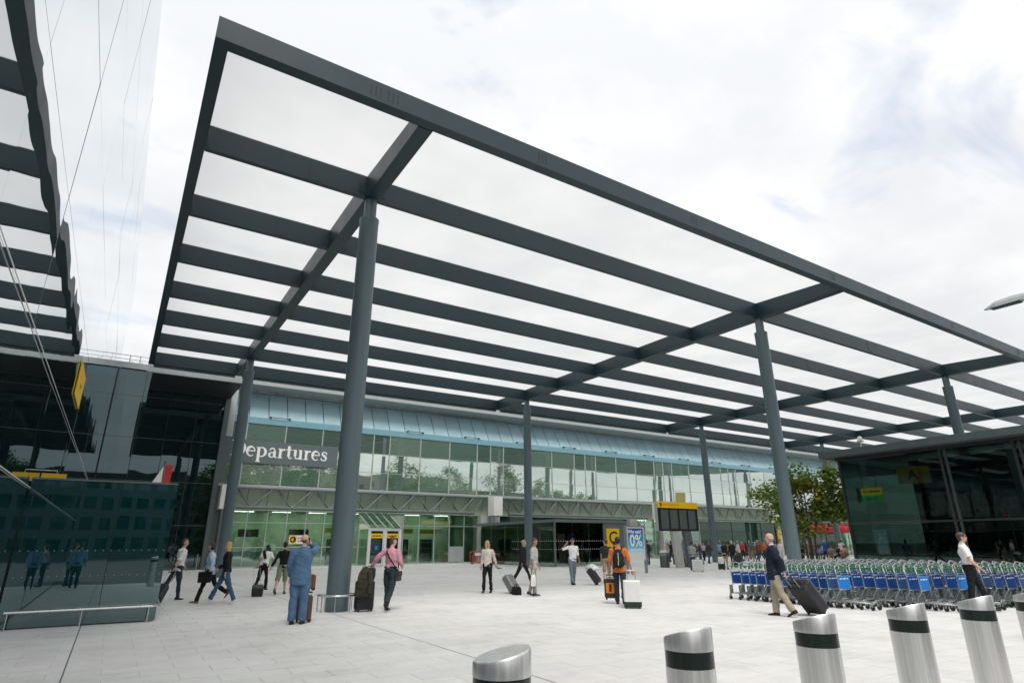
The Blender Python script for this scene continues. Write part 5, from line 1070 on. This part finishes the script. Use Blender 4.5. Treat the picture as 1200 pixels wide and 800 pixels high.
for px, lab in (((949, 658), 'round cafe table between the black jacket and blue shirts'), ((982, 656), 'round cafe table beside the pavilion corner')):
    q = onz(*px); o = thing('cafe_table', lab, 'table', (q[0], q[1], 0)); b = MB(); b.lathe([(.36, .71), (.38, .72), (.38, .735), (.36, .74)], 24); b.build('table_top', M['galv'], o, smooth='auto'); b = MB(); b.lathe([(.03, .03), (.03, .71)], 10); b.build('stem', M['galv'], o, smooth='auto'); b = MB(); b.lathe([(.24, 0), (.24, .02), (.05, .04)], 20); b.build('foot', M['dgrey'], o, smooth='auto')
for (x, y), phi, c_, lab in (((41.5, 19.3), 10, (.10, .26, .52), 'person in bright blue shirt inside the pavilion by the window'), ((41.7, 17.9), -20, (.30, .34, .36), 'person in grey top inside the dark pavilion'), ((41.9, 16.9), 40, (.36, .44, .56), 'person in pale blue shirt inside the dark pavilion')):
    person(lab, (x, y, .03), phi, 1.72, c_, (.03, .03, .04), 'l', ('short', 'black'), voxel=V2, legs=(2, -3, 0, 0))
sq = onz(640, 663); 
for (px, c_, lab) in (((592, 660.5), (.3, .22, .16), 'person sitting on the ground beside the red barriers'), ((605, 661), (.02, .025, .025), 'dark clothed person sitting on the ground by the vestibule')):
    pos = PZ(*px); person(lab, (pos[0], pos[1], -.42), 170, 1.72, c_, (.3, .2, .15) if c_[0] > .1 else BLACK, 'l', ('short', 'brown'), legs=(88, 84, 100, 96), arms=((40, 8, 40), (40, 8, 40)), lean=10, voxel=V2, sit=True, bottom_kind='shorts' if c_[0] > .1 else 'trousers')

# ================================================================== STREET FURNITURE
# flight display board on two raking legs
q = onz(797, 665); fb = thing('display_board', 'large dark flight display board with yellow header on grey raking legs', 'display board', (q[0], q[1], 0)); BY = q[1]
def bpt(px, py): a = ony(px, py, BY); return (a[0]-q[0], a[2])
tl, tr_, bl_, br_ = bpt(771, 594), bpt(816.5, 597), bpt(768.5, 622), bpt(814, 622.5); lean_ = .25
W_ = tr_[0]-tl[0]; xl = tl[0]-.15; zb, zt = 2.48, 4.05
b = MB(); b.cbox((xl+W_/2, 0, (zb+zt)/2), (W_, .3, zt-zb)); cs = b.build('case', M['black'], fb)
for i in range(4):
    x = xl+.22+i*(W_-.3)/4; b = MB(); b.box((x, -.162, zb+.14), (x+(W_-.3)/4-.2, -.152, zt-.12)); b.build('screen', coated_glass('screen_face', (.10, .12, .12), 1.6, .2, 0), cs)
b = MB(); b.box((xl-.02, -.2, zt+.002), (xl+W_+.02, .18, zt+.44)); hd = b.build('header', M['yellow'], fb)
b = MB(); b.prism([(xl+.24+.13*math.cos(2*math.pi*k/18), zt+.22+.13*math.sin(2*math.pi*k/18)) for k in range(18)], -.206, -.2005); b.build('symbol_disc', M['ink'], hd); b = MB(); b.prism([(xl+.2, zt+.22), (xl+.29, zt+.30), (xl+.29, zt+.14)], -.211, -.2065); b.build('symbol_arrow', M['yellow'], hd)
print_line(hd, (xl+.5, -.2005, zt+.22), (.3, .16, .1, .3, .28, .2), .12, 'orange')
b = MB(); b.box((xl-.12, -.1, zb-.02), (xl-.022, .1, zt+.3)); b.build('side_rail', M['lgrey'], fb)
for x0, x1 in ((-.35, .12), (.9, 1.3)):
    b = MB(); b.add([(x0-.25, -.12, zb-.002), (x0+.45, -.12, zb-.002), (x0+.45, .12, zb-.002), (x0-.25, .12, zb-.002), (x0+.05, -.12, 0), (x0+.75, -.12, 0), (x0+.75, .12, 0), (x0+.05, .12, 0)], [(3, 2, 1, 0), (4, 5, 6, 7), (0, 1, 5, 4), (1, 2, 6, 5), (2, 3, 7, 6), (3, 0, 4, 7)]); b.build('leg', M['conc'] if x0 < 0 else M['mgrey'], fb)
# poster totem
q = onz(747, 671.5); tt = thing('poster_totem', 'steel framed poster stand with blue advert reading Why wait 0%', 'poster stand', (q[0], q[1], 0), R_(4))
for x in (-.80, .80): b = MB(); b.box((x-.06, -.07, 0), (x+.06, .07, 2.66)); b.build('frame_post', M['galv'], tt)
b = MB(); b.box((-.739, -.06, 2.56), (.739, .06, 2.66)); b.build('top_rail', M['galv'], tt)
b = MB(); b.box((-.74, -.05, .72), (.74, .05, 2.558)); ps = b.build('poster_case', M['white'], tt)
ad = bpy.data.materials.new('advert_blue'); ad.use_nodes = True; tn = ad.node_tree; bs = tn.nodes['Principled BSDF']; tcn = tn.nodes.new('ShaderNodeTexCoord'); sp_ = tn.nodes.new('ShaderNodeSeparateXYZ'); rp = tn.nodes.new('ShaderNodeValToRGB'); mr = tn.nodes.new('ShaderNodeMapRange')
tn.links.new(tcn.outputs['Object'], sp_.inputs[0]); tn.links.new(sp_.outputs[2], mr.inputs[0]); mr.inputs[1].default_value = 1.1; mr.inputs[2].default_value = 2.5; tn.links.new(mr.outputs[0], rp.inputs[0]); tn.links.new(rp.outputs[0], bs.inputs[0])
e = rp.color_ramp.elements; e[0].color = (.55, .78, .85, 1); e[1].color = (.012, .06, .30, 1); el_ = e.new(.35); el_.color = (.03, .38, .62, 1)
b = MB(); b.box((-.66, -.056, 1.12), (.66, -.0505, 2.5)); pf = b.build('poster', ad, ps)
lettering('Why wait?', .27, M['letter'], pf, (-.08, -.06, 2.30), .003, .006); lettering('0%', .92, M['letter'], pf, (0, -.06, 1.78), .003, .012); print_line(pf, (-.5, -.057, 1.3), (.2, .3, .15, .2), .06, 'letter'); 
# litter bins
b = MB()
bin0 = thing('litter_bin', 'grey litter bin with white domed lid on the poster side of the board leg', 'bin', (0, 0, 0)); b.lathe([(.30, 0), (.33, .03), (.33, .95), (.31, .98)], 24); b.build('bin_body', pbr('bin_grey', (.10, .12, .12), .4, .3), bin0, smooth='auto'); b = MB(); b.lathe([(.35, .985), (.35, 1.03), (.28, 1.12), (.12, 1.18), (.02, 1.19)], 24); b.build('lid', M['white'], bin0, smooth='auto'); b = MB(); b.lathe([(.332, .82), (.336, .84), (.336, .9), (.332, .92)], 24); b.build('rim_band', M['galv'], bin0, smooth='auto')
q = onz(779.5, 664.5); bin0.location = q; q = onz(796.5, 663.5); dup(bin0, (q[0]+.1, q[1]-.6, 0), 0, 'grey litter bin with white domed lid on the queue side of the board leg')
# red barriers by the pier
for i, px in enumerate(((565, 660.5), (583, 661))):
    q = onz(*px); o = thing('barrier', ('red plastic pedestrian barrier against the concrete pier', 'red plastic pedestrian barrier beside the dark glass')[i], 'barrier', (q[0], q[1]+.8, 0), R_(-4+9*i)); b = MB()
    b.tube([(-.7, 0, .12), (-.75, 0, .9), (-.65, 0, 1.02), (.65, 0, 1.02), (.75, 0, .9), (.7, 0, .12), (-.7, 0, .12)], .045, 8); b.tube([(-.7, 0, .62), (.7, 0, .62)], .035, 6); fr_ = b.build('barrier_frame', M['red'], o, smooth=True)
    for k in range(7): x = -.54+k*.18; b = MB(); b.tube([(x, 0, .12), (x, 0, .62)], .022, 6); b.build('bar', M['red'], fr_)
    b = MB(); b.box((-.3, -.04, .68), (.3, -.02, .92)); b.build('reflective_plate', M['letter'], o)
    for s in (-1, 1): b = MB(); b.cbox((s*.5, 0, .03), (.1, .5, .06)); b.build('foot', M['rubber'], o)
# notice on the dark glazing
q = ony(587, 636, GY-.12); nt_ = thing('wall_notice', 'white wall notice with red panel on the dark glazing', 'sign', (q[0], GY-.12, q[2])); b = MB(); b.box((-.35, 0, -.85), (.35, .04, .85)); b.build('notice_board', M['white'], nt_); b = MB(); b.box((-.28, -.006, -.6), (.28, -.001, .1)); b.build('red_panel', M['red'], nt_); print_line(nt_, (-.25, -.0005, .45), (.2, .24), .12, 'ink')
# cafe awning
q0 = ony(955, 611, 48.2); q1 = ony(990, 611, 48.2); aw = thing('cafe_awning', 'red fabric awning over the cafe front beneath the truss', 'awning', (q0[0]-1, 48.2, 0)); Wd = 18
b = MB(); b.add([(0, 0, 3.55), (Wd, 0, 3.55), (Wd, 2.3, 4.2), (0, 2.3, 4.2), (0, 0, 3.5), (Wd, 0, 3.5), (Wd, 2.3, 4.15), (0, 2.3, 4.15)], [(0, 1, 2, 3), (7, 6, 5, 4), (0, 4, 5, 1), (3, 2, 6, 7), (0, 3, 7, 4), (1, 5, 6, 2)]); b.build('awning_cloth', fabric((.36, .02, .03)), aw); b = MB(); b.box((0, -.02, 2.95), (Wd, -.002, 3.54)); b.build('valance', fabric((.36, .02, .03)), aw)
for x in (.1, Wd-.1): b = MB(); b.tube([(x, .02, 3.5), (x, 2.3, 3.1)], .03, 6); b.build('awning_arm', M['lgrey'], aw)
q = ony(960, 582, 40); yb_s = thing('yellow_banner', 'bright yellow hanging banner seen through the tree leaves', 'banner', (q[0], 40, q[2])); b = MB(); b.box((-.9, -.03, -1.3), (1.1, .03, 1.3)); b.build('banner_face', M['yellow'], yb_s); b = MB(); b.tube([(-1, 0, 1.12), (.85, 0, 1.12)], .03, 6); b.tube([(-.8, 0, 1.12), (-.8, 0, H-q[2])], .012, 5); b.tube([(.7, 0, 1.12), (.7, 0, H-q[2])], .012, 5); b.build('hanger', M['galv'], yb_s)
q = onz(917, 655); yp = thing('yellow_post_sign', 'narrow yellow post sign beside the big steel column', 'sign', (q[0], q[1], 0)); b = MB(); b.box((-.18, -.04, .9), (.18, .04, 2.9)); b.build('yellow_blade', M['yellow'], yp); b = MB(); b.tube([(0, 0, 0), (0, 0, .9)], .04, 8); b.build('post', M['galv'], yp)
# street lamp reaching in from the right
hx, hy, hz = onz(1172, 357, 9.0); lm = thing('street_lamp', 'grey street lamp head on a long arm over the forecourt', 'street lamp', (hx+.2, hy-5.0, 0))
b = MB(); b.lathe([(.11, 0), (.10, 1.2), (.075, 1.25), (.055, 8.7)], 16); b.build('mast', M['galv'], lm, smooth='auto'); b = MB(); b.tube([(0, 0, 8.65), (0, .3, 8.95), (-.05, 1.2, 9.05), (-.2, 4.2, 9.06)], .04, 8); b.build('arm', M['galv'], lm, smooth=True)
b = MB(); rr = []
for t_, w, zt_, zb_ in ((4.05, .12, 9.14, 8.97), (4.6, .17, 9.17, 8.94), (5.1, .17, 9.13, 8.93), (5.45, .04, 8.98, 8.95)): x = -.2; rr.append([(x-w, t_, zb_), (x+w, t_, zb_), (x+w*.9, t_, (zb_+zt_)/2), (x+w*.5, t_, zt_), (x-w*.5, t_, zt_), (x-w*.9, t_, (zb_+zt_)/2)])
b.loft(rr); b.build('lamp_head', M['lgrey'], lm); b = MB(); b.box((-.33, 4.45, 8.91), (-.07, 5.25, 8.932)); b.build('lens', pbr('lamp_lens', (.05, .06, .06), .2), lm)

# ================================================================== TREES
def leaves(mb, centre, rad, n, size, rng, clumps=26, squash=.8):
    cl = []
    while len(cl) < clumps:
        p = np.array([rng.uniform(-1, 1) for _ in range(3)]); d = np.linalg.norm(p)
        if .35 < d < 1: cl.append((p*np.array(rad)+centre, rng.uniform(.22, .42)))
    for i in range(n):
        c, s = cl[rng.randrange(len(cl))]; o = np.array([rng.gauss(0, .5), rng.gauss(0, .5), rng.gauss(0, .38)])*s*max(rad)*.75; p = Vector(c+o)
        L_ = size*rng.uniform(.6, 1.3); W2 = L_*.42; d = Vector((rng.gauss(0, 1), rng.gauss(0, 1), rng.gauss(-.25, .5))).normalized(); u = d.cross(Vector((rng.gauss(0, .4), rng.gauss(0, .4), 1))).normalized(); n_ = u.cross(d)
        mb.add([p, p+d*L_*.5+u*W2+n_*L_*.06, p+d*L_, p+d*L_*.5-u*W2+n_*L_*.06], [(0, 1, 2, 3)])
    return cl
def make_tree(label, pos, height, crown_r, crown_z, nleaf, lsize, seed, stems=1, trunk_r=.16, mat='leaf', tips=0, group=None, clumps=26, squash=.7):
    rng = random.Random(seed); T = thing('tree', label, 'tree', pos, 0, group); mb = MB(); cz = np.array([0, 0, crown_z]); rad = (crown_r, crown_r, (height-crown_z))
    cl = leaves(mb, cz, rad, nleaf, lsize, rng, clumps); mb.build('crown', M[mat], T)
    if tips:
        m2 = MB(); leaves(m2, np.array([crown_r*.35, 0, crown_z+.25*(height-crown_z)]), (crown_r*.7, crown_r*.7, (height-crown_z)*.7), tips, lsize, rng, 12); m2.build('crown_tips', M['leaf_y'], T)
    tk = MB()
    for s in range(stems):
        a = 2*math.pi*s/max(1, stems)+.4; r0 = .28 if stems > 1 else 0; bx_, by_ = r0*math.cos(a), r0*math.sin(a); tx, ty = r0*2.6*math.cos(a), r0*2.6*math.sin(a)
        tk.tube([(bx_, by_, -.05), (bx_*1.2, by_*1.2, crown_z*.35), (tx, ty, crown_z*.85), (tx*1.3+rng.uniform(-.2, .2), ty*1.3, height*.88)], [trunk_r*1.2, trunk_r, trunk_r*.75, trunk_r*.15], 8)
        for k in range(len(cl)//max(1, stems)):
            c, _ = cl[(k*stems+s) % len(cl)]; z0 = crown_z*rng.uniform(.55, 1.0); u = z0/(crown_z*.85); st = Vector((bx_+(tx-bx_)*min(1, u), by_+(ty-by_)*min(1, u), z0)); en = Vector(c); md = st.lerp(en, .5)+Vector((0, 0, .12*crown_r)); tk.tube([st, md, en], [trunk_r*.45, trunk_r*.28, trunk_r*.07], 5)
    tk.build('trunk', M['bark'], T, smooth=True); return T
q = onz(935, 664); qc = ony(939, 588, q[1])
make_tree('leafy multi-stemmed plaza tree beside the steel column by the cafe', (qc[0]+.3, q[1], 0), 7.2, 3.6, 4.6, 6800, .30, 5, 4, .07, tips=900, clumps=44)
make_tree('second leafy tree seen through the pavilion corner glass', (59, 28.0, 0), 7.6, 3.8, 4.8, 4500, .34, 9, 3, .07, clumps=36)
# things that only the glass shows: trees, a block and people behind the camera
tr0 = None
rg = random.Random(3)
treespots = [(-34, -20), (14, -30), (22, -19), (19, -24), (30, -18), (38, -23), (50, -19), (62, -22), (75, -19), (90, -22), (-26, -22)]
protos = [make_tree('tall roadside tree behind the bollards', (treespots[i][0], treespots[i][1], -.02), 15+i*1.2, 4.8, 8.5, 5200, .5, 20+i, 1, .22, 'leaf_far', group='roadside trees behind the bollards') for i in range(3)]
for i, (x, y) in enumerate(treespots[3:]): o = dup(protos[i % 3], (x, y, -.02), rg.uniform(0, 6)); s = rg.uniform(.75, 1.15); o.scale = (s, s, s)
ob = thing('office_block', 'grey office block across the road behind the trees', 'building', (-8, -62, 0)); b = MB(); b.box((-30, -8, -.02), (34, 0, 17.5)); b.build('wall', pbr('office_stone', (.075, .085, .085), .8, var=.15, vscale=.3), ob)
wm_ = pane_mesh(1.3, 1.5, M['glass_dark'])
for i in range(32):
    for j in range(6): w = obj('window', wm_, ob, (-29.4+i*1.97, .002, 1.2+j*2.5)); 
o2 = thing('hotel_block', 'lower brown block across the road behind the trees', 'building', (54, -66, 0)); b = MB(); b.box((-22, -8, -.02), (30, 0, 13)); b.build('wall', pbr('brick_far', (.25, .20, .17), .8, var=.1), o2)
for i in range(15):
    for j in range(3): obj('window', wm_, o2, (-20+i*3.2, .002, 2+j*3.6))
person('person in blue shirt waiting by the road kerb opposite the glass screen', (-1.0, 2.4), 200, 1.76, (.15, .28, .5), (.02, .02, .03), voxel=V2, legs=(2, -3, 0, 0))
person('person in pale shirt waiting by the road kerb opposite the glass screen', (-1.3, .9), 160, 1.74, (.5, .55, .6), (.03, .03, .04), voxel=V2, legs=(2, -3, 0, 0))
bpy.data.scenes.remove(TMP)
